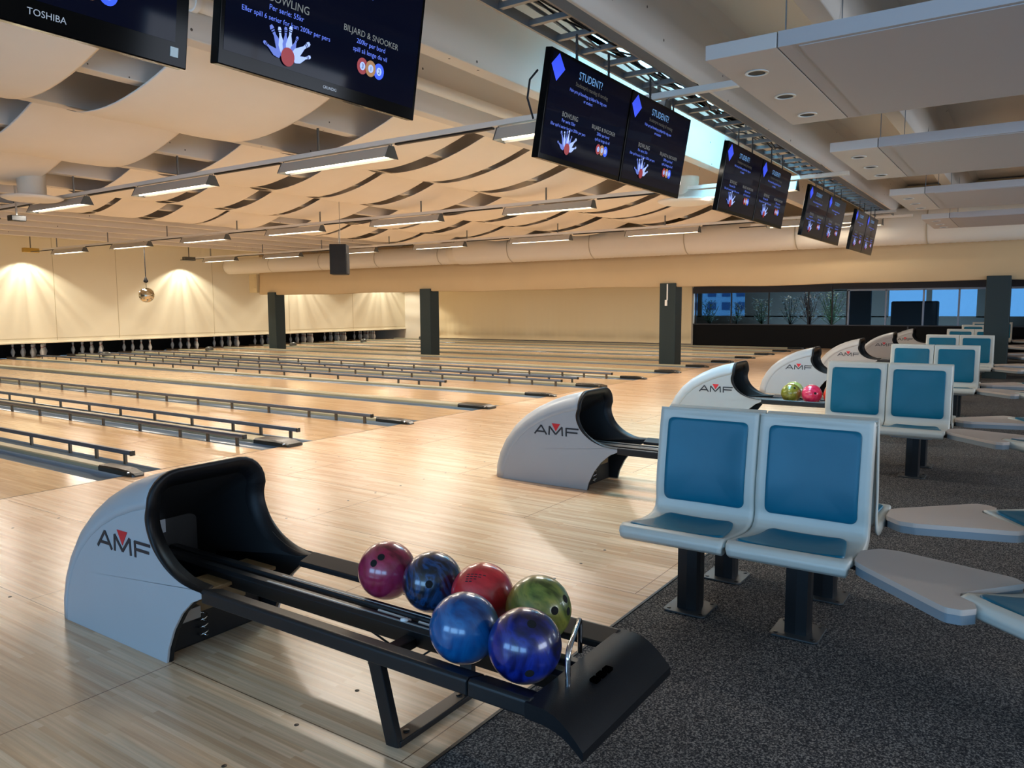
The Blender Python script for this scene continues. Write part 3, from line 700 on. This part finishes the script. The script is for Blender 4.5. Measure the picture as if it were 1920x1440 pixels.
# ================================================================ COLUMNS, VALANCE, DUCT, DRAPES
for i, (y, lab) in enumerate(((21.6, 'dark green square column nearest the pin wall, left of the others'), (14.75, 'dark green column between the pin wall and the cream drape'), (7.24, 'dark green column right of the cream drape, cable box on it'), (.62, 'dark green column at the right edge behind the seats'))):
    b = MB(); b.box((-.2, -.2, 0), (.2, .2, 1.95)); o = b.obj('column', COLM, None, bevel=.012, loc=(17.4, y, 0)); tag(o, lab, 'column', 'columns under the fabric valance')
    if i == 2:
        c = MB(); c.box((-.225, -.012, 1.55), (-.2, .012, 1.93)); c.box((-.235, .0, 1.42), (-.2, .05, 1.56)); c.obj('cable_box', WHITEM, o)
b = MB(); rows = []
NY = 120
for i in range(NY + 1):
    y = -6 + (22.3 + 6) * i / NY; wv = .012 * math.sin(y * 1.7) + .006 * math.sin(y * 5.1)
    sagz = .012 * math.sin(y * .9) + .008 * math.sin(y * 2.3)
    rows.append([(17.30 + wv * .2, y, 3.75), (17.30 + wv, y, 2.9), (17.28 + wv * 1.4, y, 2.3), (17.26 + wv, y, 1.88 + sagz), (17.30, y, 1.86 + sagz), (17.5, y, 1.88 + sagz), (17.52, y, 3.75)])
b.grid(rows); tag(b.obj('fabric_valance', VAL), 'long beige fabric valance hung across the hall above the columns', 'valance')
b = MB(); b.box((17.2, 22.35, 1.95), (17.5, 22.75, 2.58)); b.box((17.19, 22.42, 2.1), (17.2, 22.5, 2.5)); tag(b.obj('wall_box', mat('box_beige', 'cdb88e', .8), bevel=.01), 'boxed-in beige housing beside the left end of the duct', 'housing')
# drape on the far wall
b = MB(); rows = []
for i in range(241):
    y = 10.3 + 12.2 * i / 240; a = .02 * math.sin(y * 2.1) + .012 * math.sin(y * 6.7 + 1) + (.03 * math.sin(y * 30) if y > 22 else .004 * math.sin(y * 23))
    rows.append([(WX - .08 + a * .3, y, 3.7), (WX - .1 + a * .5, y, 1.9), (WX - .12 + a, y, .6), (WX - .13 + a * 1.3, y, .26 + .01 * math.sin(y * 3)), (WX - .09 + a, y, .22 + .012 * math.sin(y * 4.3)), (WX - .14 + a, y, .06)])
b.grid(rows); tag(b.obj('stage_drape', mat('drape_cream', 'ecdab2', .95)), 'cream cloth drape covering the far side wall beside the lanes', 'drape')
def duct(name, r, y0, y1, z, lab):
    t = empty(name, (16.9, (y0 + y1) / 2, z)); m = MB(); mid = (y0 + y1) / 2
    n_ = int((y1 - y0) / .12); pts = []; rad = []
    for i in range(n_ + 1):
        y = y0 + (y1 - y0) * i / n_ - mid
        pts += [(0, y, 0), (0, y + .015, 0)] if i < n_ else [(0, y, 0)]
        rad += [r, r + .006] if i < n_ else [r]
    m.tube(pts, rad, 40, caps=False); m.obj('duct_pipe', DUCT, t)
    k = y0 + .6
    me = None
    while k < y1:
        c = MB(); c.tube([(0, -.012, 0), (0, .012, 0)], r + .012, 40, caps=False)
        if me is None: me = c.mesh('hanger_band', mat('band', 'b8ac94', .5))
        q = bpy.data.objects.new('hanger_band', me); COL.objects.link(q); q.parent = t; q.location = (0, k - mid, 0)
        k += 2.4
    tag(t, lab, 'air duct'); return t
duct('air_duct', .35, -6, 13.2, 2.93, 'wide white spiral air duct running along the fabric valance')
d2_ = duct('air_duct', .26, 13.2, 23.4, 2.86, 'narrower left stretch of the white air duct ending near the pin wall')
m = MB(); m.tube([(0, 13.2 - 18.3, .07), (0, 13.5 - 18.3, 0)], [.35, .262], 40, caps=False); m.obj('reducer', DUCT, d2_)

# ================================================================ CEILING SAILS
srow = [(0, 3.52), (.3, 3.42), (.65, 3.28), (1.0, 3.18), (1.3, 3.12), (1.6, 3.085), (1.9, 3.09), (2.15, 3.125), (2.34, 3.19)]
strips = [(-2.2, -.4), (.1, 1.5), (1.75, 3.1), (3.55, 5.1), (5.95, 7.12), (7.3, 8.15), (8.35, 9.25), (9.42, 10.6), (11.35, 12.4), (12.6, 13.5), (13.7, 14.9), (15.1, 16.4)]
cell = 0
rown = ['nearest', 'second', 'third', 'fourth']
for r_ in range(4):
    y0 = 4.93 + 2.42 * r_
    for si, (xa, xb) in enumerate(strips):
        j = (.05 * math.sin(si * 3 + r_ * 5)); m = MB(); rows = []
        for dy, z in srow:
            rows.append([(xa + j + (xb - xa) * q / 8, y0 + dy, z + .006 * math.sin(q * 1.3 + si) + random.uniform(-.002, .002)) for q in range(9)])
        m.grid(rows); o = m.obj('ceiling_sail', SAIL, None, sub=1, solid=.003)
        tag(o, 'cream cloth sail, %s row from the screens, %s from the left' % (rown[r_], ordn[si]), 'ceiling sail', 'cloth sails under the ceiling beams')

# ================================================================ LIGHT ROWS
FL = 1.52
def make_fixture():
    """runs along local +y, length 1.21; bottom at z=0"""
    t = empty('strip_light'); L_ = FL
    m = MB(); m.prism([(-.085, .0), (-.03, .105), (.03, .105), (.085, .0), (.078, .0), (.026, .096), (-.026, .096), (-.078, .0)], 0, L_, f3=lambda u, v, w_: (u, w_, v)); m.obj('reflector', ALU, t)
    for y in (0, L_):
        e = MB(); e.prism([(-.09, -.004), (-.034, .11), (.034, .11), (.09, -.004)], y - .004, y + .004, f3=lambda u, v, w_: (u, w_, v)); e.obj('end_plate', ALUD, t)
    m = MB(); m.tube([(0, .04, .022), (0, L_ - .04, .022)], .019, 12); m.obj('tube', TUBE, t)
    m = MB(); m.tube([(.0, .0, .11), (.0, -.02, .15), (0, .0, .17)], .005, 6); m.tube([(.0, L_, .11), (.0, L_ + .02, .15), (0, L_, .17)], .005, 6); m.obj('hook', STEEL, t)
    return t
FXT = make_fixture(); fu = False
rows_ = [(5.47, range(-1, 5), 'nearest', 5.07, 2.75, 1.8), (9.83, range(-1, 6), 'middle', 5.27, 2.79, 1.9), (14.22, range(-1, 6), 'third', 5.36, 2.8, 2.0), (16.2, range(-1, 0), 'fourth', 5.3, 2.8, 2.0), (21.6, range(-1, 6), 'added unseen hindmost', 5.3, 2.8, 2.0)]  # last row is added, hidden behind the valance to brighten the drape
LIGHT_W = 50
for X, ks, nm, y0, py, yst in rows_:
    yend = 21.3 if len(list(ks)) > 1 else 5; ZR = 2.92 if X == 16.2 else 2.8
    t = empty('light_rail', (X, 2, ZR + .17))
    tag(t, 'long white hanging rail carrying the %s row of strip lights' % nm, 'light rail', 'rails carrying the strip lights')
    m = MB(); m.box((-.03, yst - 2, -.045), (.03, yend - 2, .0)); m.obj('channel', WHITEM, t, bevel=.004)
    for k in list(ks):
        m = MB(); m.box((-.02, y0 + py * k + FL + .06 - 2, -.062), (.02, y0 + py * (k + 1) - .06 - 2, -.045)); m.obj('track', mat('track_black', '0c0c0c', .5), t)
    for k in range(7):
        yy = .01 + 1.21 * (5 + 2.4 * k if 0 else 5 + 2 * k)
        if yy > yend: continue
        q = MB(); q.box((-.008, yy - 2 - .01, 0), (.008, yy - 2 + .01, 3.21 - ZR - .17)); q.obj('hanger_rod', STEEL, t)
    for n_, k in enumerate(ks):
        if fu: f = copy_tree(FXT)
        else: f = FXT; fu = True
        f.location = (X, y0 + py * k, ZR)
        tag(f, 'fluorescent strip light in the %s row, %s from the screens' % (nm, ordn[n_]), 'strip light', 'fluorescent strip lights over the lanes')
        area('strip_light_lamp', (X, y0 + py * k + FL / 2, ZR - .005), (0, 0, 0), .13, 1.42, 8 if X == 16.2 else LIGHT_W, WARM)
# spot lights washing the pin wall
for i, xx in enumerate((.8, 5.7, 10.6, 15.55, 20.5, 25.2)):
    t = empty('wall_washer', (xx, MASKY - .5, 3.02)); m = MB(); m.box((-.2, -.08, .0), (.2, .08, .12)); m.obj('lamp_body', mat('washer_yellow', 'b8943c', .5) if i == 2 else ALUD, t, bevel=.01)
    m = MB(); m.box((-.01, -.01, .12), (.01, .01, .8)); m.obj('stem', ALUD, t)
    tag(t, 'small %s lamp washing the pin wall, %s from the left' % ('yellow' if i == 2 else 'grey', ordn[i]), 'wall washer lamp', 'lamps washing the pin wall')
    d = bpy.data.lights.new('washer_lamp', 'SPOT'); d.energy = 100; d.color = (1, .95, .80); d.spot_size = R(124); d.spot_blend = .3; d.shadow_soft_size = .03
    d.use_nodes = True; nt = d.node_tree; lf = nt.nodes.new('ShaderNodeLightFalloff'); lf.inputs['Strength'].default_value = 1
    tc = nt.nodes.new('ShaderNodeTexCoord'); sx = nt.nodes.new('ShaderNodeSeparateXYZ'); at2 = nt.nodes.new('ShaderNodeMath'); at2.operation = 'ARCTAN2'; nz_ = nt.nodes.new('ShaderNodeTexNoise'); nz_.noise_dimensions = '1D'; nz_.inputs['Scale'].default_value = 4.5; nz_.inputs['Detail'].default_value = 1
    mr = nt.nodes.new('ShaderNodeMapRange'); mr.inputs[1].default_value = .35; mr.inputs[2].default_value = .65; mr.inputs[3].default_value = .7; mr.inputs[4].default_value = 1.3; mu = nt.nodes.new('ShaderNodeMath'); mu.operation = 'MULTIPLY'
    nt.links.new(tc.outputs['Normal'], sx.inputs[0]); nt.links.new(sx.outputs[0], at2.inputs[0]); nt.links.new(sx.outputs[2], at2.inputs[1]); nt.links.new(at2.outputs[0], nz_.inputs['W']); nt.links.new(nz_.outputs['Fac'], mr.inputs[0])
    nt.links.new(mr.outputs[0], mu.inputs[0]); nt.links.new(lf.outputs['Linear'], mu.inputs[1]); nt.links.new(mu.outputs[0], nt.nodes['Emission'].inputs['Strength'])
    o = bpy.data.objects.new('washer_lamp', d); o.location = (xx, MASKY - .5, 2.99); o.rotation_euler = (R(4), 0, 0); COL.objects.link(o)

# ================================================================ SCREENS
TXB = mat('screen_blue_text', '5a78e8', .4, emit=.55); TXW = mat('screen_grey_text', '8c8c84', .4, emit=.14); TXC = mat('screen_cyan_text', '6ea4d8', .4, emit=.5)
TXO = mat('screen_olive_text', '5c584c', .4, emit=.15); SPIN = mat('screen_pin', 'a8bcf4', .4, emit=.6); SRED = mat('screen_red', 'a01c24', .4, emit=.35); SBLU = mat('screen_ball_blue', '1c50e8', .4, emit=.6); SORG = mat('screen_ball_orange', 'b07840', .4, emit=.35); SDIA = mat('screen_diamond', '2c48e0', .4, emit=.8); SNAV = mat('screen_navy', '06091a', .05, emit=.3, spec=.07)
def disc(mb, x, z, rx, rz, n=20, y=-.003):
    vs = [(x + rx * math.cos(2 * PI * k / n), y, z + rz * math.sin(2 * PI * k / n)) for k in range(n)]; mb.add(vs, [tuple(range(n))])
def flat_pin(mb, x, z, ang, s, y=-.003):
    pts = [(.08, 0), (.12, .12), (.155, .3), (.10, .5), (.05, .66), (.06, .78), (.085, .88), (.05, .98), (-.05, .98), (-.085, .88), (-.06, .78), (-.05, .66), (-.10, .5), (-.155, .3), (-.12, .12), (-.08, 0)]
    c, sn = math.cos(ang), math.sin(ang); mb.add([(x + s * (a * c - b_ * sn), y, z + s * (a * sn + b_ * c)) for a, b_ in pts], [tuple(range(16))])
def make_tv(W, H, name, bez, bot, brand, full, label):
    t = empty('wall_screen'); t.name = 'ceiling_screen'
    m = MB(); m.box((0, 0, 0), (W, .045, H)); m.box((W * .2, .04, H * .2), (W * .8, .085, H * .8)); m.obj('casing', TVB, t, bevel=.004)
    m = MB(); m.box((bez, -.001, bot), (W - bez, .002, H - bez)); sc = m.obj('display', SNAV, t)
    w_, h_ = W - 2 * bez, H - bez - bot
    def at(u, v): return bez + u * w_, bot + v * h_
    k = w_
    def at(u, v): return u * W, v
    def tx(st, size, m_, u, v, **q): text(st, size, m_, sc, u * W, v, **q)
    tx('BOWLING', .04, TXW, .28, .262); tx('Per serie: 55kr', .0265, TXB, .27, .232); tx('Eller spill 6 serier for kun 200kr per pers', .0245, TXB, .28, .198)
    tx('BILJARD & SNOOKER', .0335, TXW, .70, .262); tx('200kr per bord', .0265, TXB, .70, .232); tx('spill så lenge du vil', .0265, TXB, .70, .200)
    tx('STUDENT?', .062, TXC, .46, .495); tx('Studentpris mandag til torsdag', .033, TXO, .49, .452); tx('Halv pris på bowling og biljard for deg som', .0265, TXB, .46, .412); tx('er student', .0265, TXB, .46, .38)
    m = MB(); m.add([(.008 * W, -.003, .508), (.078 * W, -.003, .43), (.155 * W, -.003, .508), (.078 * W, -.003, .578)], [(0, 1, 2, 3)]); m.obj('diamond_sign', SDIA, sc)
    m = MB(); m2 = MB(); m3 = MB()
    for i_, (u, v, a, s) in enumerate(((.268, .09, .62, .115), (.262, .10, .25, .09), (.274, .105, .06, .09), (.287, .105, -.05, .098), (.30, .105, -.35, .075), (.302, .095, -.85, .11), (.25, .085, 1.15, .085), (.315, .085, -1.15, .085))):
        flat_pin(m if i_ % 2 else m2, u * W, v, a, s, -.003 - .0004 * i_)
        for q in (.76, .83):
            c_, n_ = math.cos(a), math.sin(a); (m if i_ % 2 else m2).add([(u * W + s * (p_ * c_ - r_ * n_), -.0032 - .0004 * i_, v + s * (p_ * n_ + r_ * c_)) for p_, r_ in ((-.085, q), (.085, q), (.085, q + .03), (-.085, q + .03))], [(0, 1, 2, 3)], mi=1)
    m.obj('pins_picture', [SPIN, SNAV], sc); m2.obj('pins_picture', [mat('screen_pin_shade', '5c72c8', .4, emit=.5), SNAV], sc)
    m = MB(); disc(m, .285 * W, .092, .031, .033, y=-.0065); m.obj('red_ball_picture', SRED, sc)
    for u, mm, tx_, yy in ((.66, SRED, '3', -.004), (.755, SBLU, '2', -.004), (.705, SORG, '1', -.006)):
        m = MB(); disc(m, u * W, .152, .03, .032, y=yy); m.obj('pool_ball_picture', mm, sc)
        m = MB(); disc(m, u * W, .152, .015, .016, y=yy - .001); m.obj('pool_ball_spot', SPIN, sc)
        text(tx_, .026, LETTER, sc, u * W, .143, plane=yy - .002)
    if brand: text(brand, .026 * (1 if brand == 'TOSHIBA' else .6), mat('brand_silver', '9aa0a6', .3, metal=.5), t, W * (.6 if brand == 'TOSHIBA' else .5), bot * .45, plane=-.002)
    if brand == 'TOSHIBA':
        m = MB(); m.box((W * .945, -.002, .03), (W * .97, 0, .06)); m.obj('sticker', mat('sticker_white', 'c8d4d4', .5), t)
    tag(t, label, 'screen', 'information screens hung above the seats')
    return t
YB = 2.373
tvs = [(.486, 1.093, 2.19, .62, 'TOSHIBA', 'leftmost hanging screen, cut off by the top left corner, white sticker on its bezel'),
       (1.700, 1.008, 2.243, .594, 'GRUNDIG', 'large hanging screen second from the left, showing prices, pins and pool balls'),
       (3.758, 1.012, 2.243, .594, '', 'left screen of the first pair hung right of the large screens'),
       (4.785, 1.029, 2.243, .594, '', 'right screen of the first pair, next to the bright skylight'),
       (6.705, 1.016, 2.243, .594, '', 'left screen of the second pair, behind the skylight'),
       (7.738, 1.025, 2.243, .594, '', 'right screen of the second pair, behind the skylight'),
       (9.640, 1.016, 2.243, .594, '', 'left screen of the third pair, over the third light rail'),
       (10.674, 1.016, 2.243, .594, '', 'right screen of the third pair, over the third light rail'),
       (12.463, 0.921, 2.243, .594, '', 'left screen of the farthest pair, in front of the air duct'),
       (13.401, 0.921, 2.243, .594, '', 'right screen of the farthest pair, in front of the air duct')]
for i, (x, W, z, H, br, lab) in enumerate(tvs):
    t = make_tv(W, H, '', .018 if i else .045, (.075, .05)[i] if i < 2 else .03, br, True, lab)
    t.location = (x, YB, z); t.rotation_euler = (R(9.5), 0, 0)
    for q, fx in enumerate((.3, .7)):
        c = MB(); yb, zb_ = YB - .08, z + H * .975
        zz = zb_; links = []
        c.tube([(x + W * fx, yb, zb_ - .03), (x + W * fx, yb, 2.98)], .006, 6)
        while zz < 2.95:
            c.tube([(x + W * fx + .012 * math.cos(a), yb, zz + .018 + .018 * math.sin(a)) for a in [2 * PI * kk / 8 for kk in range(9)]], .0035, 5); zz += .03
        tag(c.obj('hanging_chain', mat('chain_dark', '4a4a4c', .4, metal=.7)), '%s chain holding the %s' % (('left', 'right')[q], lab.split(',')[0]), 'chain', 'chains holding the screens')
# power cables hanging beside screens
for x0_, lab in ((1.68, 'white cable looping beside the large screen'), (3.74, 'black cable looping at the left edge of the first screen pair')):
    m = MB(); m.tube([(x0_ + .02, YB - .0, 2.72), (x0_ - .03, YB + .02, 2.66), (x0_ - .04, YB + .03, 2.56), (x0_ + .02, YB + .03, 2.46)], .006, 8)
    tag(m.obj('cable', mat('cable_white', 'd8d8d4', .5) if x0_ < 3 else BLK), lab, 'cable')
# cable ladder
t = empty('cable_ladder', (6.5, 2.31, 3.0)); tag(t, 'long galvanised cable ladder with tangled cables running above the screens', 'cable ladder')
m = MB(); m.box((-8, -.15, -.03), (8.6, -.135, .03)); m.obj('side_rail', STEEL, t); m = MB(); m.box((-8, .135, -.03), (8.6, .15, .03)); m.obj('side_rail', STEEL, t)
me = MB().box((-.015, -.14, -.02), (.015, .14, .01)).mesh('rung', STEEL)
for k in range(55):
    q = bpy.data.objects.new('rung', me); COL.objects.link(q); q.parent = t; q.location = (-7.8 + .3 * k, 0, 0)
for k in range(7):
    m = MB(); m.tube([(-8 + .45 * i, -.1 + .03 * k + random.uniform(-.04, .04), .02 + random.uniform(0, .04) - (.06 if random.random() < .12 else 0)) for i in range(37)], .007, 5)
    m.obj('cable', BLK if k < 4 else STEEL, t)
for k in range(8):
    q = MB(); q.bar((-7.2 + 2.1 * k, .14, 0), (-7.2 + 2.1 * k, .14, .21), .02); q.obj('hanger_rod', STEEL, t)
# white pipe under the ceiling behind the screens
m = MB(); m.tube([(-2, 4.72, 3.42), (9.6, 4.72, 3.42)], .05, 16)
for k in range(5): m.tube([(1.2 + 2.0 * k, 4.72, 3.42), (1.24 + 2.0 * k, 4.72, 3.42)], .062, 16)
tag(m.obj('ceiling_pipe', WHITEM), 'white pipe running beneath the ceiling behind the screens', 'pipe')

# ================================================================ ACOUSTIC PANELS
def make_panel():
    t = empty('acoustic_panel')
    m = MB(); m.box((0, -.36, 0), (1.72, 0, .075)); e = m.obj('lamp_end', SOFT, t, bevel=.004)
    m = MB(); m.box((0, -4.4, 0), (1.72, -.367, .075)); m.box((.03, -4.3, -.004), (1.69, -.46, .002)); m.obj('panel_board', mat('acoustic_grey', 'b9b4b4', .9), t)
    for u in (.35, .92, 1.46):
        q = MB(); q.lathe([(.062, -.006), (.062, -.001), (.05, -.001), (.046, -.006), (.062, -.006)], 24, c=(u, -.16, 0)); lr = q.obj('downlight_ring', mat('ring_white', 'dcdcd6', .4), t)
        q = MB(); q.lathe([(.0001, -.0025), (.048, -.0025)], 24, c=(u, -.16, 0)); q.obj('downlight_opening', DARKIN, lr)
    for u in (.2, 1.5):
        for v in (-.35, -2.6):
            q = MB(); q.box((u, v, .07), (u + .006, v + .006, 1.1)); q.obj('hanging_wire', STEEL, t)
    return t
ap = make_panel()
for k in range(4):
    o = ap if k == 0 else copy_tree(ap)
    o.location = ((3.96, 6.85, 9.95, 12.93)[k], 1.48, 2.66)
    lb = ['nearest', 'second', 'third', 'fourth', 'one behind the camera'][k]
    tag(o, '%s white suspended acoustic panel at the top right, three round openings in its end' % lb, 'acoustic panel', 'suspended panels above the seats')

# ================================================================ SPEAKER, DISCO BALL, DIFFUSERS, PROJECTOR
t = empty('loudspeaker', (9.24, 9.8, 2.217), R(38)); m = MB(); m.box((-.16, -.14, -.25), (.16, .14, .25)); m.obj('cabinet', mat('speaker_black', '0e0d0c', .7), t, bevel=.012)
m = MB(); m.box((-.145, -.147, -.235), (.145, -.139, .1)); m.obj('grille', mat('grille_black', '151413', .8, bump=.5, bscale=600), t)
m = MB(); m.tube([(-.1, 0, .25), (0, 0, .5), (.1, 0, .25)], .003, 5); m.tube([(.12, 0, .25), (.12, 0, 1.0)], .004, 5); m.obj('hanging_wire', STEEL, t)
tag(t, 'black loudspeaker hung from the ceiling over the lanes', 'loudspeaker')
bm = bmesh.new(); bmesh.ops.create_uvsphere(bm, u_segments=24, v_segments=16, radius=.17); me = bpy.data.meshes.new('mirror_sphere'); bm.to_mesh(me); bm.free(); me.materials.append(mat('mirror_tile', 'd8cfb8', .12, metal=1))
t = empty('disco_ball', (10.03, 17, 1.725)); o = bpy.data.objects.new('mirror_sphere', me); COL.objects.link(o); o.parent = t
m = MB(); m.tube([(0, 0, .16), (0, 0, .28)], .006, 6); m.lathe([(.02, .28), (.05, .3), (.05, .33), (.01, .42)], 12); m.tube([(0, 0, .42), (0, 0, 1.25)], .01, 6); m.obj('motor_rod', BLKM, t)
tag(t, 'mirrored disco ball hanging on a rod before the pin wall', 'disco ball')
for (x, y, z, lab) in ((5.03, 11.1, 2.86, 'round white ceiling air diffuser at the left edge above the strip light'), (9.95, 3.95, 2.78, 'round white ceiling air diffuser left of the second screen pair')):
    t = empty('air_diffuser', (x, y, z)); m = MB(); m.lathe([(.0001, -.01), (.12, -.012), (.2, .0), (.3, -.015), (.36, .01), (.37, .025), (.2, .05), (.19, .06)], 36); m.obj('disc', WHITEM, t)
    m = MB(); m.tube([(0, 0, .05), (0, 0, .33)], .17, 28); m.obj('neck', DUCT, t); tag(t, lab, 'air diffuser', 'round air diffusers')
t = empty('mini_projector', (5.3, 12.2, 2.72)); m = MB(); m.box((-.1, -.07, -.05), (.1, .07, .03)); m.obj('body', BLKM, t, bevel=.01); m = MB(); m.box((-.01, -.01, .03), (.01, .01, .5)); m.obj('bracket', ALU, t)
tag(t, 'small black device hanging under the diffuser at the left edge', 'projector')

# ================================================================ BEYOND THE GLAZING
def plant(x, y, z, s, n_, cols, lab):
    t = empty('potted_plant', (x, y, z)); random.seed(int(y * 100) % 997)
    m = MB(); m.lathe([(.0001, 0), (.16, 0), (.2, .3), (.17, .3), (.0001, .27)], 16); m.obj('pot', mat('pot_dark', '2a2624', .6), t)
    m = MB()
    for k in range(n_):
        th = random.uniform(0, 2 * PI); r_ = s * (random.random() ** .6) * .38; hz = .3 + s * random.uniform(.15, 1.0)
        p = Vector((r_ * math.cos(th), r_ * math.sin(th), hz)); d = Vector((math.cos(th), math.sin(th), random.uniform(-.4, .6))).normalized(); sd = d.cross(Vector((0, 0, 1))).normalized() * random.uniform(.014, .026); l = random.uniform(.08, .17)
        m.add([p, p + d * l * .5 + sd, p + d * l, p + d * l * .5 - sd], [(0, 1, 2, 3)], mi=random.randrange(len(cols)))
        if k % 12 == 0: m.tube([(0, 0, .28), tuple(p)], .008, 4)
    m.obj('foliage', [mat('leaf_' + c, c, .4) for c in cols], t)
    tag(t, lab, 'potted plant', 'plants behind the glazing')
plant(27.75, 10.0, .45, .9, 260, ['1e3a1c', '2e5226'], 'dark leafy plant at the left end of the glazing')
plant(27.75, 9.0, .45, .8, 240, ['1e3a1c', '2a4a22'], 'dark leafy plant second from the left behind the glazing')
plant(27.8, 8.1, .45, .9, 300, ['234420', '37602c'], 'bushy green plant before the blue window behind the glazing')
plant(27.75, 7.1, .45, 1.0, 300, ['20301c', '3c5a34'], 'dark plant in the middle behind the glazing')
plant(27.75, 6.45, .45, 1.25, 420, ['5a3428', '8a7a5c', '3a5230'], 'reddish leafy plant behind the glazing')
plant(27.75, 5.75, .45, 1.15, 460, ['6c8a50', '4c6c38', '8aa070'], 'pale green bushy plant right of the reddish one behind the glazing')
area('plant_fill_light', (29.0, 7.5, 3.6), (0, 0, 0), 2, 3, 110, (1, .95, .85))  # added unseen fill light that brightens the plants
m = MB(); m.box((31, 2.9, 0), (31.6, 4.4, 1.55)); tag(m.obj('dark_cabinet', NAVY, bevel=.06), 'dark cabinet standing in the room behind the glazing', 'cabinet')
m = MB(); m.box((29.9, 4.9, 0), (30.1, 5.6, 2.1)); tag(m.obj('dark_door_leaf', NAVY), 'dark open door leaf in the room behind the glazing', 'door leaf')
# building outside, seen through the far windows
m = MB(); m.box((60, 15, -6), (66, 34, 4.6)); bd = m.obj('office_building', mat('facade_grey', '98a8b4', .7)); tag(bd, 'pale office block with rows of windows seen through the left far windows', 'building')
m = MB()
for r_ in range(9):
    for c_ in range(16): m.box((59.93, 15.4 + c_ * 1.15, -5.2 + r_ * 1.05), (60, 16.05 + c_ * 1.15, -4.6 + r_ * 1.05))
m.obj('facade_windows', mat('facade_glass', '2c4466', .2), bd)
m = MB(); m.box((55, -20, -3), (56, 9, .6)); tag(m.obj('hillside', mat('hill_blue', '4a6a88', .8)), 'low hazy hillside seen through the right far windows', 'hill')

# ================================================================ kinds
for o in bpy.data.objects:
    if o.type == 'LIGHT': o['kind'] = 'helper'
